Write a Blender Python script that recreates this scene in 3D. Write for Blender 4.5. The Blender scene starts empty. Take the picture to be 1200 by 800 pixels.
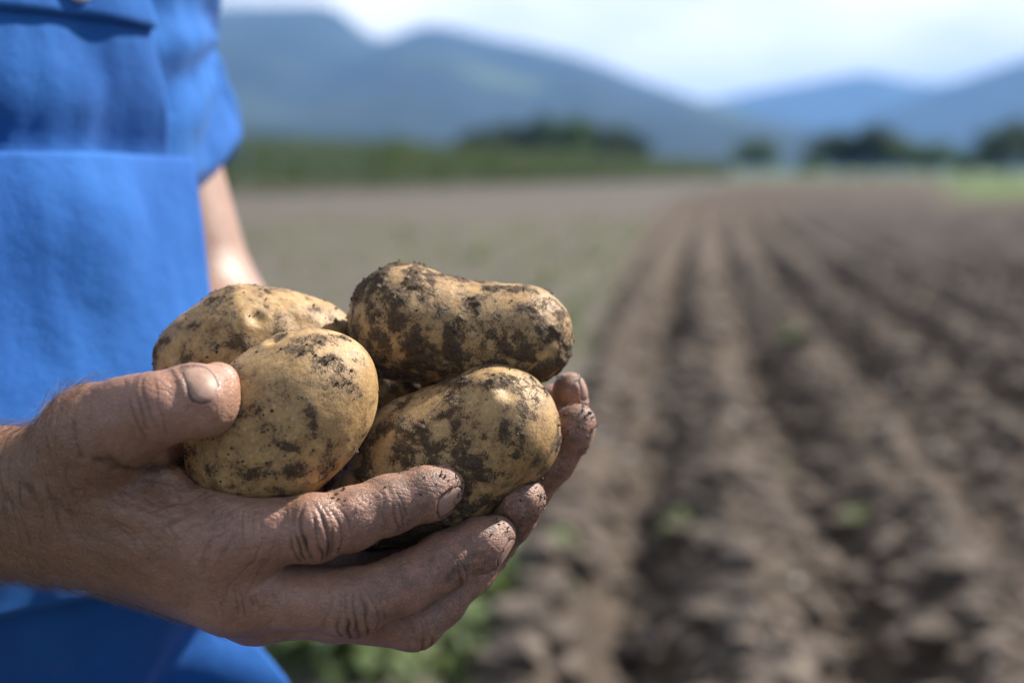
import bpy, math, random
import numpy as np
from mathutils import Vector, Matrix
from mathutils.bvhtree import BVHTree
R_ = math.radians
rng = np.random.default_rng(7)
random.seed(7)
SC = bpy.context.scene
COL = SC.collection

# ------------------------------------------------------------------ camera, sky, sun, exposure
FPX = 55.0 / 36.0 * 1200.0            # focal length in pixels of the 1200 px wide photograph
CAM_H = 1.22
PITCH = math.atan2(200.0, FPX)        # horizon 200 px above the centre
cd = bpy.data.cameras.new("camera"); cam = bpy.data.objects.new("camera", cd); COL.objects.link(cam)
cam.location = (0, 0, CAM_H); cam.rotation_euler = (math.pi / 2 - PITCH, 0, 0)
cd.lens = 55; cd.sensor_width = 36; cd.clip_start = 0.02; cd.clip_end = 60000
cd.dof.use_dof = True; cd.dof.focus_distance = 0.571; cd.dof.aperture_fstop = 55 / 10.5; cd.dof.aperture_blades = 9
SC.camera = cam
SUN = np.array([0.63, 0.36, 0.69]); SUN /= np.linalg.norm(SUN)
sd = bpy.data.lights.new("sun", 'SUN'); sd.energy = 5.0; sd.angle = R_(1.2); sd.color = (1.0, 0.93, 0.84)
so = bpy.data.objects.new("sun", sd); COL.objects.link(so)
so.rotation_euler = Vector((-SUN).tolist()).to_track_quat('-Z', 'Y').to_euler(); so.location = (3, 1, 6)
SC.view_settings.view_transform = 'Standard'; SC.view_settings.look = 'None'
SC.view_settings.exposure = 1.0; SC.view_settings.gamma = 1.0
SC.cycles.use_denoising = True
SC.cycles.max_bounces = 6; SC.cycles.diffuse_bounces = 3; SC.cycles.glossy_bounces = 2
SC.cycles.volume_bounces = 1; SC.cycles.transparent_max_bounces = 8
SC.cycles.sample_clamp_indirect = 4.0

W_ = bpy.data.worlds.new("World"); SC.world = W_; W_.use_nodes = True
nt = W_.node_tree; nt.nodes.clear()
def wn(t, **k):
    n = nt.nodes.new(t)
    for a, b in k.items(): setattr(n, a, b)
    return n
sky = wn('ShaderNodeTexSky', sky_type='NISHITA', sun_disc=False, sun_elevation=math.asin(SUN[2]), sun_rotation=math.atan2(SUN[0], SUN[1]))
bg1 = wn('ShaderNodeBackground'); bg1.inputs['Strength'].default_value = 0.05
nt.links.new(sky.outputs[0], bg1.inputs['Color'])
tc = wn('ShaderNodeTexCoord'); mp = wn('ShaderNodeMapping'); mp.inputs['Scale'].default_value = (1.0, 1.0, 2.4); mp.inputs['Location'].default_value = (0.70, -3.0016, 0.0472)
nt.links.new(tc.outputs['Generated'], mp.inputs['Vector'])
cn = wn('ShaderNodeTexNoise'); cn.inputs['Scale'].default_value = 1.25; cn.inputs['Detail'].default_value = 7; cn.inputs['Roughness'].default_value = 0.55
nt.links.new(mp.outputs[0], cn.inputs['Vector'])
cr = wn('ShaderNodeValToRGB'); cr.color_ramp.elements[0].position = 0.49; cr.color_ramp.elements[1].position = 0.60
nt.links.new(cn.outputs['Fac'], cr.inputs[0])
cn2 = wn('ShaderNodeTexNoise'); cn2.inputs['Scale'].default_value = 5.5; cn2.inputs['Detail'].default_value = 6
nt.links.new(mp.outputs[0], cn2.inputs['Vector'])
cc = wn('ShaderNodeValToRGB'); cc.color_ramp.elements[0].position = 0.40; cc.color_ramp.elements[0].color = (0.74, 0.74, 0.75, 1)
cc.color_ramp.elements[1].position = 0.57; cc.color_ramp.elements[1].color = (1.0, 0.955, 0.88, 1)
nt.links.new(cn2.outputs['Fac'], cc.inputs[0])
bg2 = wn('ShaderNodeBackground'); bg2.inputs['Strength'].default_value = 0.92
nt.links.new(cc.outputs[0], bg2.inputs['Color'])
mx = wn('ShaderNodeMixShader'); nt.links.new(cr.outputs[0], mx.inputs[0]); nt.links.new(bg1.outputs[0], mx.inputs[1]); nt.links.new(bg2.outputs[0], mx.inputs[2])
wo = wn('ShaderNodeOutputWorld'); nt.links.new(mx.outputs[0], wo.inputs['Surface'])

# ------------------------------------------------------------------ helpers
CP, SP = math.cos(PITCH), math.sin(PITCH)
def P(px, py, d):
    """World point seen at photo pixel (px, py), d metres deep along the view axis from a plane 15.4 cm before the lens."""
    d = d + 0.154
    x = (px - 600.0) / FPX * d; u = (400.0 - py) / FPX * d
    return np.array([x, d * CP + u * SP, CAM_H - d * SP + u * CP])
VF = np.array([0, CP, -SP]); VU = np.array([0, SP, CP]); VR = np.array([1.0, 0, 0])   # view forward, up, right
def cdir(x, u, f):
    v = VR * x + VU * u + VF * f
    return v / np.linalg.norm(v)
def unit(v):
    v = np.asarray(v, float); return v / np.linalg.norm(v)
def sstep(a, b, x):
    t = np.clip((x - a) / (b - a), 0, 1); return t * t * (3 - 2 * t)

def _hash(ix, iy, iz, seed):
    h = (ix.astype(np.uint32) * np.uint32(374761393)) ^ (iy.astype(np.uint32) * np.uint32(668265263)) ^ (iz.astype(np.uint32) * np.uint32(2246822519)) ^ np.uint32((seed * 3266489917) & 0xffffffff)
    h = (h ^ (h >> np.uint32(13))) * np.uint32(1274126177)
    h = (h ^ (h >> np.uint32(16))) * np.uint32(2654435761)
    h = h ^ (h >> np.uint32(15))
    return (h & np.uint32(0xffffff)).astype(np.float32) / np.float32(0x7fffff) - 1.0
def vnoise(p, seed=0):
    p = np.asarray(p, np.float32); i = np.floor(p).astype(np.int64); f = p - i
    f = f * f * f * (f * (f * 6 - 15) + 10)
    i = (i & 0xffffffff)
    r = 0
    for dx in (0, 1):
        wx = f[:, 0] if dx else 1 - f[:, 0]
        for dy in (0, 1):
            wy = f[:, 1] if dy else 1 - f[:, 1]
            for dz in (0, 1):
                wz = f[:, 2] if dz else 1 - f[:, 2]
                r = r + wx * wy * wz * _hash((i[:, 0] + dx) & 0xffffffff, (i[:, 1] + dy) & 0xffffffff, (i[:, 2] + dz) & 0xffffffff, seed)
    return r
def fbm(p, oct=4, seed=0, gain=0.5):
    p = np.asarray(p, np.float32); a, s, r = 1.0, 0.0, 0
    for o in range(oct):
        r = r + a * vnoise(p * (2.03 ** o) + 17.3 * o, seed + o); s += a; a *= gain
    return r / s

# ---- materials
def mat(name):
    m = bpy.data.materials.new(name); m.use_nodes = True
    return m, m.node_tree, m.node_tree.nodes['Principled BSDF']
class NT:
    """Small helper round a node tree."""
    def __init__(s, t): s.t = t
    def n(s, typ, **k):
        n = s.t.nodes.new(typ)
        for a, b in k.items(): setattr(n, a, b)
        return n
    def l(s, a, b): s.t.links.new(a, b)
    def val(s, x, inp):
        if isinstance(x, (int, float)): inp.default_value = x
        elif isinstance(x, tuple): inp.default_value = (*x, 1.0) if len(x) == 3 and inp.type == 'RGBA' else x
        else: s.l(x, inp)
    def noise(s, vec, scale, detail=4, rough=0.55, dist=0.0):
        n = s.n('ShaderNodeTexNoise'); n.inputs['Scale'].default_value = scale; n.inputs['Detail'].default_value = detail
        n.inputs['Roughness'].default_value = rough; n.inputs['Distortion'].default_value = dist; s.l(vec, n.inputs['Vector']); return n.outputs['Fac']
    def voro(s, vec, scale, feature='F1'):
        n = s.n('ShaderNodeTexVoronoi', feature=feature); n.inputs['Scale'].default_value = scale; s.l(vec, n.inputs['Vector']); return n.outputs['Distance']
    def ramp(s, fac, a, b, ca=(0, 0, 0), cb=(1, 1, 1)):
        n = s.n('ShaderNodeValToRGB'); e = n.color_ramp.elements; e[0].position = a; e[1].position = b; e[0].color = (*ca, 1); e[1].color = (*cb, 1)
        s.l(fac, n.inputs[0]); return n.outputs[0]
    def rng(s, fac, a, b, c=0.0, d=1.0):
        n = s.n('ShaderNodeMapRange'); s.l(fac, n.inputs[0])
        for i, v in enumerate((a, b, c, d)): n.inputs[i + 1].default_value = v
        return n.outputs[0]
    def mix(s, fac, a, b, mode='MIX'):
        n = s.n('ShaderNodeMix', data_type='RGBA', blend_type=mode); s.val(fac, n.inputs[0]); s.val(a, n.inputs[6]); s.val(b, n.inputs[7]); return n.outputs[2]
    def math(s, op, a, b=0.0, c=0.0):
        n = s.n('ShaderNodeMath', operation=op); s.val(a, n.inputs[0]); s.val(b, n.inputs[1])
        if len(n.inputs) > 2: s.val(c, n.inputs[2])
        return n.outputs[0]
    def attr(s, name): return s.n('ShaderNodeAttribute', attribute_name=name).outputs['Fac']
    def bump(s, h, strength, dist, prev=None):
        n = s.n('ShaderNodeBump'); n.inputs['Strength'].default_value = strength; n.inputs['Distance'].default_value = dist; s.l(h, n.inputs['Height'])
        if prev is not None: s.l(prev, n.inputs['Normal'])
        return n.outputs[0]
    def obj(s): return s.n('ShaderNodeTexCoord').outputs['Object']
    def vmap(s, vec, scale=(1, 1, 1), rot=(0, 0, 0)):
        n = s.n('ShaderNodeMapping'); n.inputs['Scale'].default_value = scale; n.inputs['Rotation'].default_value = rot; s.l(vec, n.inputs['Vector']); return n.outputs[0]

# ---- objects
def link(o, parent=None):
    COL.objects.link(o)
    if parent is not None: o.parent = parent
    return o
def mesh_obj(name, V, F, m, parent=None, smooth=True, attrs=None):
    """V (n,3), F (m,k) array or list of index lists -> one mesh object."""
    me = bpy.data.meshes.new(name)
    V = np.ascontiguousarray(V, np.float32)
    if isinstance(F, np.ndarray):
        k = F.shape[1]
        me.vertices.add(len(V)); me.vertices.foreach_set('co', V.ravel())
        me.loops.add(F.size); me.loops.foreach_set('vertex_index', np.ascontiguousarray(F, np.int32).ravel())
        me.polygons.add(len(F)); me.polygons.foreach_set('loop_start', np.arange(0, F.size, k, dtype=np.int32))
        me.update(calc_edges=True)
    else:
        me.from_pydata(V.tolist(), [], F)
    me.polygons.foreach_set('use_smooth', np.full(len(me.polygons), smooth, bool))
    for an, av in (attrs or {}).items():
        a = me.attributes.new(an, 'FLOAT', 'POINT'); a.data.foreach_set('value', np.ascontiguousarray(av, np.float32))
    if m is not None: me.materials.append(m)
    me.update(); me.validate()
    return link(bpy.data.objects.new(name, me), parent)
def empty(name, loc=(0, 0, 0)):
    o = bpy.data.objects.new(name, None); o.location = tuple(float(x) for x in loc); o.empty_display_size = 0.1
    return link(o)
def tag(o, label=None, cat=None, group=None, kind=None):
    for k, v in (('label', label), ('category', cat), ('group', group), ('kind', kind)):
        if v: o[k] = v
    return o
def copy_thing(o, loc, rotz=0.0, scale=(1, 1, 1)):
    c = o.copy(); COL.objects.link(c); c.location = tuple(float(x) for x in loc); c.rotation_euler = (0, 0, rotz); c.scale = scale
    for ch in o.children:
        d = ch.copy(); COL.objects.link(d); d.parent = c
    return c
def shift(V, o): return np.asarray(V, np.float32) - np.asarray(o.location, np.float32)

# ------------------------------------------------------------------ distance fields
def smin(a, b, k):
    if k <= 0: return np.minimum(a, b)
    h = np.clip(0.5 + 0.5 * (b - a) / k, 0, 1)
    return b + (a - b) * h - k * h * (1 - h)
def capsule(a, b, ra, rb):
    a = np.asarray(a, float); b = np.asarray(b, float); ab = b - a; l2 = max(float(ab @ ab), 1e-12); r = max(ra, rb)
    def f(X, Y, Z):
        x, y, z = X - a[0], Y - a[1], Z - a[2]
        t = np.clip((x * ab[0] + y * ab[1] + z * ab[2]) / l2, 0, 1)
        return np.sqrt((x - t * ab[0]) ** 2 + (y - t * ab[1]) ** 2 + (z - t * ab[2]) ** 2) - (ra + t * (rb - ra))
    return f, np.minimum(a, b) - r, np.maximum(a, b) + r
def ball(c, r): return capsule(c, np.asarray(c, float) + 1e-6, r, r)
def tri(a, b, c, r):
    a, b, c = (np.asarray(v, float) for v in (a, b, c)); n = np.cross(b - a, a - c)
    ba, cb, ac = b - a, c - b, a - c; q = [np.cross(e, n) for e in (ba, cb, ac)]
    def f(X, Y, Z):
        def rel(o): return X - o[0], Y - o[1], Z - o[2]
        dot = lambda p, v: p[0] * v[0] + p[1] * v[1] + p[2] * v[2]
        pa, pb, pc = rel(a), rel(b), rel(c)
        s = np.sign(dot(pa, q[0])) + np.sign(dot(pb, q[1])) + np.sign(dot(pc, q[2]))
        def seg(p, e):
            t = np.clip(dot(p, e) / (e @ e), 0, 1)
            return (p[0] - e[0] * t) ** 2 + (p[1] - e[1] * t) ** 2 + (p[2] - e[2] * t) ** 2
        edge = np.minimum(np.minimum(seg(pa, ba), seg(pb, cb)), seg(pc, ac))
        return np.sqrt(np.where(s < 2.0, edge, dot(pa, n) ** 2 / (n @ n))) - r
    return f, np.minimum(np.minimum(a, b), c) - r, np.maximum(np.maximum(a, b), c) + r
def ellip(c, axes, rad):
    """axes: 3x3 rows of unit axes, rad: 3 radii."""
    c = np.asarray(c, float); axes = np.asarray(axes, float); rad = np.asarray(rad, float); m = rad.max()
    def f(X, Y, Z):
        x, y, z = X - c[0], Y - c[1], Z - c[2]; k0 = 0; k1 = 0
        for i in range(3):
            u = x * axes[i, 0] + y * axes[i, 1] + z * axes[i, 2]
            k0 = k0 + (u / rad[i]) ** 2; k1 = k1 + (u / rad[i] ** 2) ** 2
        k0 = np.sqrt(k0); k1 = np.sqrt(k1) + 1e-9
        return k0 * (k0 - 1) / k1
    return f, c - m, c + m

class Field:
    def __init__(s, lo, hi, h):
        s.lo = np.asarray(lo, float); s.h = h
        s.n = np.maximum(np.ceil((np.asarray(hi, float) - s.lo) / h).astype(int) + 1, 4)
        s.ax = [(s.lo[i] + h * np.arange(s.n[i])).astype(np.float32) for i in range(3)]
        s.v = np.full(s.n, 0.06, np.float32)
    def box(s, lo, hi, m):
        a = np.clip(np.floor((lo - m - s.lo) / s.h).astype(int), 0, s.n); b = np.clip(np.ceil((hi + m - s.lo) / s.h).astype(int) + 1, 0, s.n)
        return None if (b <= a).any() else tuple(slice(a[i], b[i]) for i in range(3))
    def grid(s, sl):
        return s.ax[0][sl[0]][:, None, None], s.ax[1][sl[1]][None, :, None], s.ax[2][sl[2]][None, None, :]
    def add(s, prim, k=0.0, arr=None):
        f, lo, hi = prim; sl = s.box(lo, hi, k + 2.5 * s.h + 0.003); arr = s.v if arr is None else arr
        if sl is None: return
        arr[sl] = smin(arr[sl], f(*s.grid(sl)).astype(np.float32), k)
    def carve(s, prims, k=0.0, off=0.0, kin=0.0):
        """Cuts away the union of prims (grown by off)."""
        lo = np.min([p[1] for p in prims], 0); hi = np.max([p[2] for p in prims], 0); sl = s.box(lo, hi, k + 0.006 + abs(off))
        if sl is None: return
        G = s.grid(sl); d = None
        for p in prims:
            q = p[0](*G).astype(np.float32); d = q if d is None else smin(d, q, kin)
        s.v[sl] = -smin(-s.v[sl], d - off, k)
    def mesh(s):
        v = s.v; h = s.h; inside = v < 0
        c = np.zeros(np.array(v.shape) - 1, np.uint8)
        for dx in (0, 1):
            for dy in (0, 1):
                for dz in (0, 1):
                    c += inside[dx:v.shape[0] - 1 + dx, dy:v.shape[1] - 1 + dy, dz:v.shape[2] - 1 + dz]
        act = np.argwhere((c > 0) & (c < 8)); del c
        idx = np.full(np.array(v.shape) - 1, -1, np.int32); idx[act[:, 0], act[:, 1], act[:, 2]] = np.arange(len(act))
        acc = np.zeros((len(act), 3)); cnt = np.zeros(len(act))
        cs = [(i, j, k) for i in (0, 1) for j in (0, 1) for k in (0, 1)]
        cv = {q: v[act[:, 0] + q[0], act[:, 1] + q[1], act[:, 2] + q[2]] for q in cs}
        for a in cs:
            for d in range(3):
                if a[d]: continue
                b = list(a); b[d] = 1; b = tuple(b); va, vb = cv[a], cv[b]; m = (va < 0) != (vb < 0)
                t = va[m] / (va[m] - vb[m]); pt = np.tile(np.array(a, float), (len(t), 1)); pt[:, d] = t
                acc[m] += pt; cnt[m] += 1
        V = (act + acc / cnt[:, None]) * h + s.lo
        quads = []
        for d in range(3):
            e, f = (d + 1) % 3, (d + 2) % 3
            lo = [slice(1, -1)] * 3; lo[d] = slice(0, -1); hi = list(lo); hi[d] = slice(1, None)
            A = inside[tuple(lo)]; B = inside[tuple(hi)]
            g = np.argwhere(A != B); off = np.array([1, 1, 1]); off[d] = 0; g = g + off
            fl = A[tuple((g - off).T)]
            def cell(de, df):
                q = g.copy(); q[:, e] += de; q[:, f] += df; return idx[q[:, 0], q[:, 1], q[:, 2]]
            Q = np.stack([cell(-1, -1), cell(0, -1), cell(0, 0), cell(-1, 0)], 1)
            Q[~fl] = Q[~fl][:, ::-1]; quads.append(Q)
        Q = np.concatenate(quads); Q = Q[(Q >= 0).all(1)]
        return V, Q
def vnormals(V, Q):
    n = np.cross(V[Q[:, 2]] - V[Q[:, 0]], V[Q[:, 3]] - V[Q[:, 1]]); N = np.zeros_like(V)
    for i in range(Q.shape[1]):
        for a in range(3): N[:, a] += np.bincount(Q[:, i], n[:, a], len(V))
    return N / (np.linalg.norm(N, axis=1)[:, None] + 1e-12)
def relax(V, Q, it=2, lam=0.5):
    for _ in range(it):
        S = np.zeros_like(V); c = np.zeros(len(V))
        for i in range(4):
            a, b = Q[:, i], Q[:, (i + 1) % 4]
            for x in range(3): S[:, x] += np.bincount(a, V[b, x], len(V)) + np.bincount(b, V[a, x], len(V))
            c += np.bincount(a, minlength=len(V)) + np.bincount(b, minlength=len(V))
        V = V + lam * (S / np.maximum(c, 1)[:, None] - V)
    return V

# ------------------------------------------------------------------ materials
def soil_material():
    m, t, b = mat("ploughed_soil"); N = NT(t); co = N.obj()
    pl = N.attr('plough'); gr = N.attr('meadow'); dk = N.attr('fresh')
    n1 = N.noise(co, 1.3, 5); n2 = N.noise(co, 14, 6, 0.65); n3 = N.noise(co, 0.35, 4)
    soil = N.mix(N.rng(n1, 0.3, 0.7), (0.052, 0.040, 0.030), (0.130, 0.101, 0.078))
    soil = N.mix(N.rng(n2, 0.35, 0.7), N.mix(0.45, soil, (0.032, 0.025, 0.020)), soil)
    soil = N.mix(N.math('MULTIPLY', dk, 0.6), soil, (0.075, 0.060, 0.054))
    fal = N.mix(N.rng(n2, 0.3, 0.7), (0.064, 0.055, 0.047), (0.120, 0.106, 0.093))
    fal = N.mix(N.math('MULTIPLY', N.rng(n1, 0.48, 0.68), 0.3), fal, (0.080, 0.090, 0.052))
    col = N.mix(pl, fal, soil)
    col = N.mix(gr, col, N.mix(N.rng(n3, 0.35, 0.65), (0.060, 0.095, 0.026), (0.10, 0.135, 0.042)))
    N.l(col, b.inputs['Base Color']); b.inputs['Roughness'].default_value = 0.95; b.inputs['Specular IOR Level'].default_value = 0.2
    N.l(N.bump(n2, 0.6, 0.03), b.inputs['Normal'])
    return m
def plain(name, ca, cb, scale, rough=0.8, bump=0.0, bscale=None, bdist=0.002, spec=0.3):
    m, t, b = mat(name); N = NT(t); co = N.obj()
    N.l(N.mix(N.rng(N.noise(co, scale, 5), 0.35, 0.65), ca, cb), b.inputs['Base Color'])
    b.inputs['Roughness'].default_value = rough; b.inputs['Specular IOR Level'].default_value = spec
    if bump: N.l(N.bump(N.noise(co, bscale or scale * 6, 5), bump, bdist), b.inputs['Normal'])
    return m
def leaf_material(name, ca, cb, scale):
    m, t, b = mat(name); N = NT(t); co = N.obj()
    N.l(N.mix(N.rng(N.noise(co, scale, 3), 0.35, 0.65), ca, cb), b.inputs['Base Color']); b.inputs['Roughness'].default_value = 0.6
    b.inputs['Specular IOR Level'].default_value = 0.25
    tr = N.n('ShaderNodeBsdfTranslucent'); tr.inputs[0].default_value = (cb[0] * 1.2, cb[1] * 1.3, cb[2] * .6, 1)
    ms = N.n('ShaderNodeMixShader'); ms.inputs[0].default_value = 0.25; N.l(b.outputs[0], ms.inputs[1]); N.l(tr.outputs[0], ms.inputs[2])
    N.l(ms.outputs[0], t.nodes['Material Output'].inputs['Surface'])
    return m
def cloth_material(name, ca, cb):
    m, t, b = mat(name); N = NT(t); co = N.obj()
    n1 = N.noise(co, 9, 4); n2 = N.noise(co, 60, 5, 0.6)
    col = N.mix(N.rng(n1, 0.3, 0.7), ca, cb)
    col = N.mix(N.math('MULTIPLY', N.rng(N.noise(N.vmap(co, (26, 26, 7)), 1.0, 4), 0.62, 0.76), 0.16), col, (0.20, 0.18, 0.17))   # dried soil smears
    N.l(col, b.inputs['Base Color']); b.inputs['Roughness'].default_value = 0.85
    b.inputs['Sheen Weight'].default_value = 0.06; b.inputs['Sheen Roughness'].default_value = 0.5; b.inputs['Specular IOR Level'].default_value = 0.25
    w = N.n('ShaderNodeTexWave', bands_direction='DIAGONAL'); w.inputs['Scale'].default_value = 420; w.inputs['Distortion'].default_value = 1.0; N.l(co, w.inputs['Vector'])
    N.l(N.bump(n2, 0.5, 0.003, N.bump(w.outputs['Fac'], 0.25, 0.0004)), b.inputs['Normal'])
    return m
def skin_material():
    m, t, b = mat("skin"); N = NT(t); co = N.obj()
    crease = N.attr('crease'); dirt = N.attr('dirt'); red = N.attr('red')
    n1 = N.noise(co, 38, 5); n2 = N.noise(co, 240, 5, 0.65); n3 = N.noise(co, 900, 3)
    col = N.mix(N.rng(n1, 0.3, 0.7), (0.330, 0.174, 0.112), (0.470, 0.272, 0.186))
    col = N.mix(N.math('MULTIPLY', N.rng(n2, 0.48, 0.72), 0.28), col, (0.18, 0.090, 0.062))
    col = N.mix(N.math('MULTIPLY', N.rng(n3, 0.52, 0.75), 0.22), col, (0.48, 0.31, 0.235))
    col = N.mix(N.math('MULTIPLY', red, 0.32), col, (0.36, 0.155, 0.12))
    col = N.mix(N.math('MULTIPLY', N.attr('pale'), 0.6), col, (0.42, 0.27, 0.205))
    tan_shaded = N.attr('tan'); col = N.mix(N.math('MULTIPLY', tan_shaded, 0.62), col, N.mix(n2, (0.175, 0.082, 0.040), (0.245, 0.125, 0.066)))  # forearm tan, deepened so the colour also stands in for shade
    # fine diamond skin lines, with dirt and relief shading put into the colour
    warp = N.n('ShaderNodeVectorMath', operation='ADD'); nz = N.n('ShaderNodeTexNoise'); nz.inputs['Scale'].default_value = 130; N.l(co, nz.inputs['Vector'])
    sc = N.n('ShaderNodeVectorMath', operation='SCALE'); sc.inputs['Scale'].default_value = 0.004; N.l(nz.outputs['Color'], sc.inputs[0])
    N.l(co, warp.inputs[0]); N.l(sc.outputs[0], warp.inputs[1])
    vl = N.voro(N.vmap(warp.outputs[0], (1.5, 1.0, 0.8), (0, 0.6, 0)), 640, 'DISTANCE_TO_EDGE'); lines = N.rng(vl, 0.0, 0.24)
    v2 = N.voro(N.vmap(warp.outputs[0], (0.55, 1.0, 1.25), (0, -0.35, 0)), 430, 'DISTANCE_TO_EDGE'); lines2 = N.rng(v2, 0.0, 0.20)
    pore = N.noise(co, 1900, 3, 0.6)
    dn = N.math('MULTIPLY', N.rng(N.noise(co, 170, 6, 0.7), 0.40, 0.66), dirt)
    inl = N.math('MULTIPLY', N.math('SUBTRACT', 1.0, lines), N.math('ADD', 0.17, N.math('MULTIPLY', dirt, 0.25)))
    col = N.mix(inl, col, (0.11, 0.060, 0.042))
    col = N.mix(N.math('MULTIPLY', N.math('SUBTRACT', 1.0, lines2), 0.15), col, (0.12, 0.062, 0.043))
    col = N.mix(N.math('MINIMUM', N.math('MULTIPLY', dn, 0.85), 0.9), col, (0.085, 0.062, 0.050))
    col = N.mix(N.math('MULTIPLY', crease, 0.9), col, (0.050, 0.025, 0.018))  # creases: ingrained dirt plus painted shade where relief alone shows little
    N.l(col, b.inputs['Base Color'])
    N.l(N.math('ADD', N.rng(n2, 0.3, 0.7, 0.30, 0.46), N.math('MULTIPLY', dirt, 0.2)), b.inputs['Roughness'])
    b.inputs['Subsurface Weight'].default_value = 0.16; b.inputs['Subsurface Radius'].default_value = (1.0, 0.35, 0.2); b.inputs['Subsurface Scale'].default_value = 0.004
    b.inputs['Specular IOR Level'].default_value = 0.5
    bp = N.bump(lines2, 0.26, 0.0004); bp = N.bump(lines, 0.24, 0.00025, bp); bp = N.bump(pore, 0.35, 0.00022, bp); bp = N.bump(n2, 0.30, 0.0007, bp)
    N.l(bp, b.inputs['Normal'])
    return m
def nail_material():
    m, t, b = mat("fingernail"); N = NT(t); co = N.obj()
    n = N.noise(co, 260, 5); d = N.attr('edge')
    col = N.mix(N.rng(n, 0.3, 0.7), (0.30, 0.18, 0.135), (0.41, 0.265, 0.205))
    col = N.mix(N.rng(N.noise(co, 700, 4), 0.52, 0.72), col, (0.24, 0.16, 0.12))
    col = N.mix(N.math('MULTIPLY', d, 0.85), col, (0.075, 0.05, 0.04))
    N.l(col, b.inputs['Base Color']); b.inputs['Roughness'].default_value = 0.5; b.inputs['Specular IOR Level'].default_value = 0.3; b.inputs['Subsurface Weight'].default_value = 0.08
    b.inputs['Subsurface Scale'].default_value = 0.002; N.l(N.bump(N.noise(co, 900, 3), 0.15, 0.0002), b.inputs['Normal'])
    return m
def potato_material():
    m, t, b = mat("muddy_potato_skin"); N = NT(t); co = N.obj()
    D = N.attr('dirt')                                   # where soil sticks, larger = thicker
    n1 = N.noise(co, 34, 4); n2 = N.noise(co, 190, 6, 0.7); n3 = N.noise(co, 620, 5, 0.7); n4 = N.noise(co, 1500, 3)
    skin = N.mix(N.rng(n1, 0.3, 0.7), (0.370, 0.208, 0.068), (0.55, 0.365, 0.160))
    skin = N.mix(N.math('MULTIPLY', N.rng(n2, 0.44, 0.66), 0.55), skin, (0.25, 0.145, 0.063))
    skin = N.mix(N.math('MULTIPLY', N.rng(n3, 0.50, 0.66), 0.40), skin, (0.64, 0.49, 0.28))
    sp = N.voro(co, 300); sp2 = N.voro(co, 620)
    skin = N.mix(N.math('MULTIPLY', N.math('MULTIPLY', N.rng(sp, 0.30, 0.08), N.rng(n2, 0.40, 0.60)), 0.75), skin, (0.12, 0.070, 0.036))
    skin = N.mix(N.math('MULTIPLY', N.rng(sp2, 0.34, 0.12), 0.40), skin, (0.20, 0.120, 0.058))
    # thin dusty film round the clods, then thick dark soil
    e = N.math('ADD', D, N.math('MULTIPLY', N.math('SUBTRACT', n2, 0.5), 1.5))
    film = N.rng(e, -0.42, 0.40)
    col = N.mix(N.math('MULTIPLY', film, 0.74), skin, (0.155, 0.092, 0.046))
    e2 = N.math('ADD', e, N.math('MULTIPLY', N.math('SUBTRACT', n3, 0.5), 1.1))
    thick = N.math('MULTIPLY', N.rng(e2, 0.14, 0.62), 0.90)
    gran = N.math('MULTIPLY', N.rng(N.math('ADD', e, N.math('MULTIPLY', N.math('SUBTRACT', n4, 0.5), 2.2)), 0.14, 0.40), 0.85)
    thick = N.math('MAXIMUM', thick, gran)
    mud = N.mix(N.rng(n4, 0.35, 0.7), (0.030, 0.020, 0.013), (0.110, 0.073, 0.045))
    col = N.mix(thick, col, mud)
    N.l(col, b.inputs['Base Color']); N.l(N.rng(thick, 0, 1, 0.50, 0.95), b.inputs['Roughness']); b.inputs['Specular IOR Level'].default_value = 0.42
    b.inputs['Subsurface Weight'].default_value = 0.05; b.inputs['Subsurface Scale'].default_value = 0.003
    h = N.math('ADD', N.math('MULTIPLY', thick, 0.8), N.math('MULTIPLY', N.math('MULTIPLY', n4, thick), 0.9))
    bp = N.bump(h, 0.8, 0.0009); bp = N.bump(n3, 0.5, 0.0008, bp); bp = N.bump(n4, 0.25, 0.0003, bp)
    N.l(bp, b.inputs['Normal'])
    return m
M_SOIL = soil_material(); M_SKIN = skin_material(); M_NAIL = nail_material(); M_POT = potato_material()
M_CRUMB = plain("soil_crumb", (0.025, 0.018, 0.014), (0.15, 0.11, 0.08), 700, 0.95)
M_CLOD = plain("soil_clod", (0.050, 0.039, 0.031), (0.17, 0.137, 0.112), 9, 0.95, 0.6, 60, 0.01)
M_STONE = plain("field_stone", (0.28, 0.27, 0.26), (0.55, 0.54, 0.52), 20, 0.8)
M_APRON = cloth_material("blue_apron_cloth", (0.008, 0.082, 0.33), (0.018, 0.130, 0.43))
M_SHIRT = cloth_material("blue_shirt_cloth", (0.010, 0.095, 0.36), (0.018, 0.140, 0.45))
M_TROUSERS = cloth_material("dark_trouser_cloth", (0.03, 0.04, 0.07), (0.05, 0.06, 0.10))
M_BOOT = plain("boot_rubber", (0.02, 0.022, 0.02), (0.05, 0.045, 0.04), 30, 0.6)
M_BUTTON = plain("button_metal", (0.45, 0.47, 0.5), (0.6, 0.62, 0.65), 200, 0.3)
M_HAIR = plain("hair", (0.10, 0.06, 0.032), (0.46, 0.31, 0.17), 900, 0.4)
M_BARK = plain("bark", (0.07, 0.05, 0.035), (0.14, 0.105, 0.08), 6, 0.9)
M_LEAF_D = leaf_material("dark_foliage", (0.018, 0.034, 0.014), (0.045, 0.075, 0.024), 0.5)
M_LEAF_G = leaf_material("green_foliage", (0.045, 0.085, 0.022), (0.085, 0.135, 0.036), 0.5)
M_MAIZE = leaf_material("maize_leaf", (0.032, 0.058, 0.014), (0.085, 0.118, 0.032), 0.4)
M_WEED = leaf_material("weed_leaf", (0.075, 0.125, 0.045), (0.21, 0.25, 0.12), 7)
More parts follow.
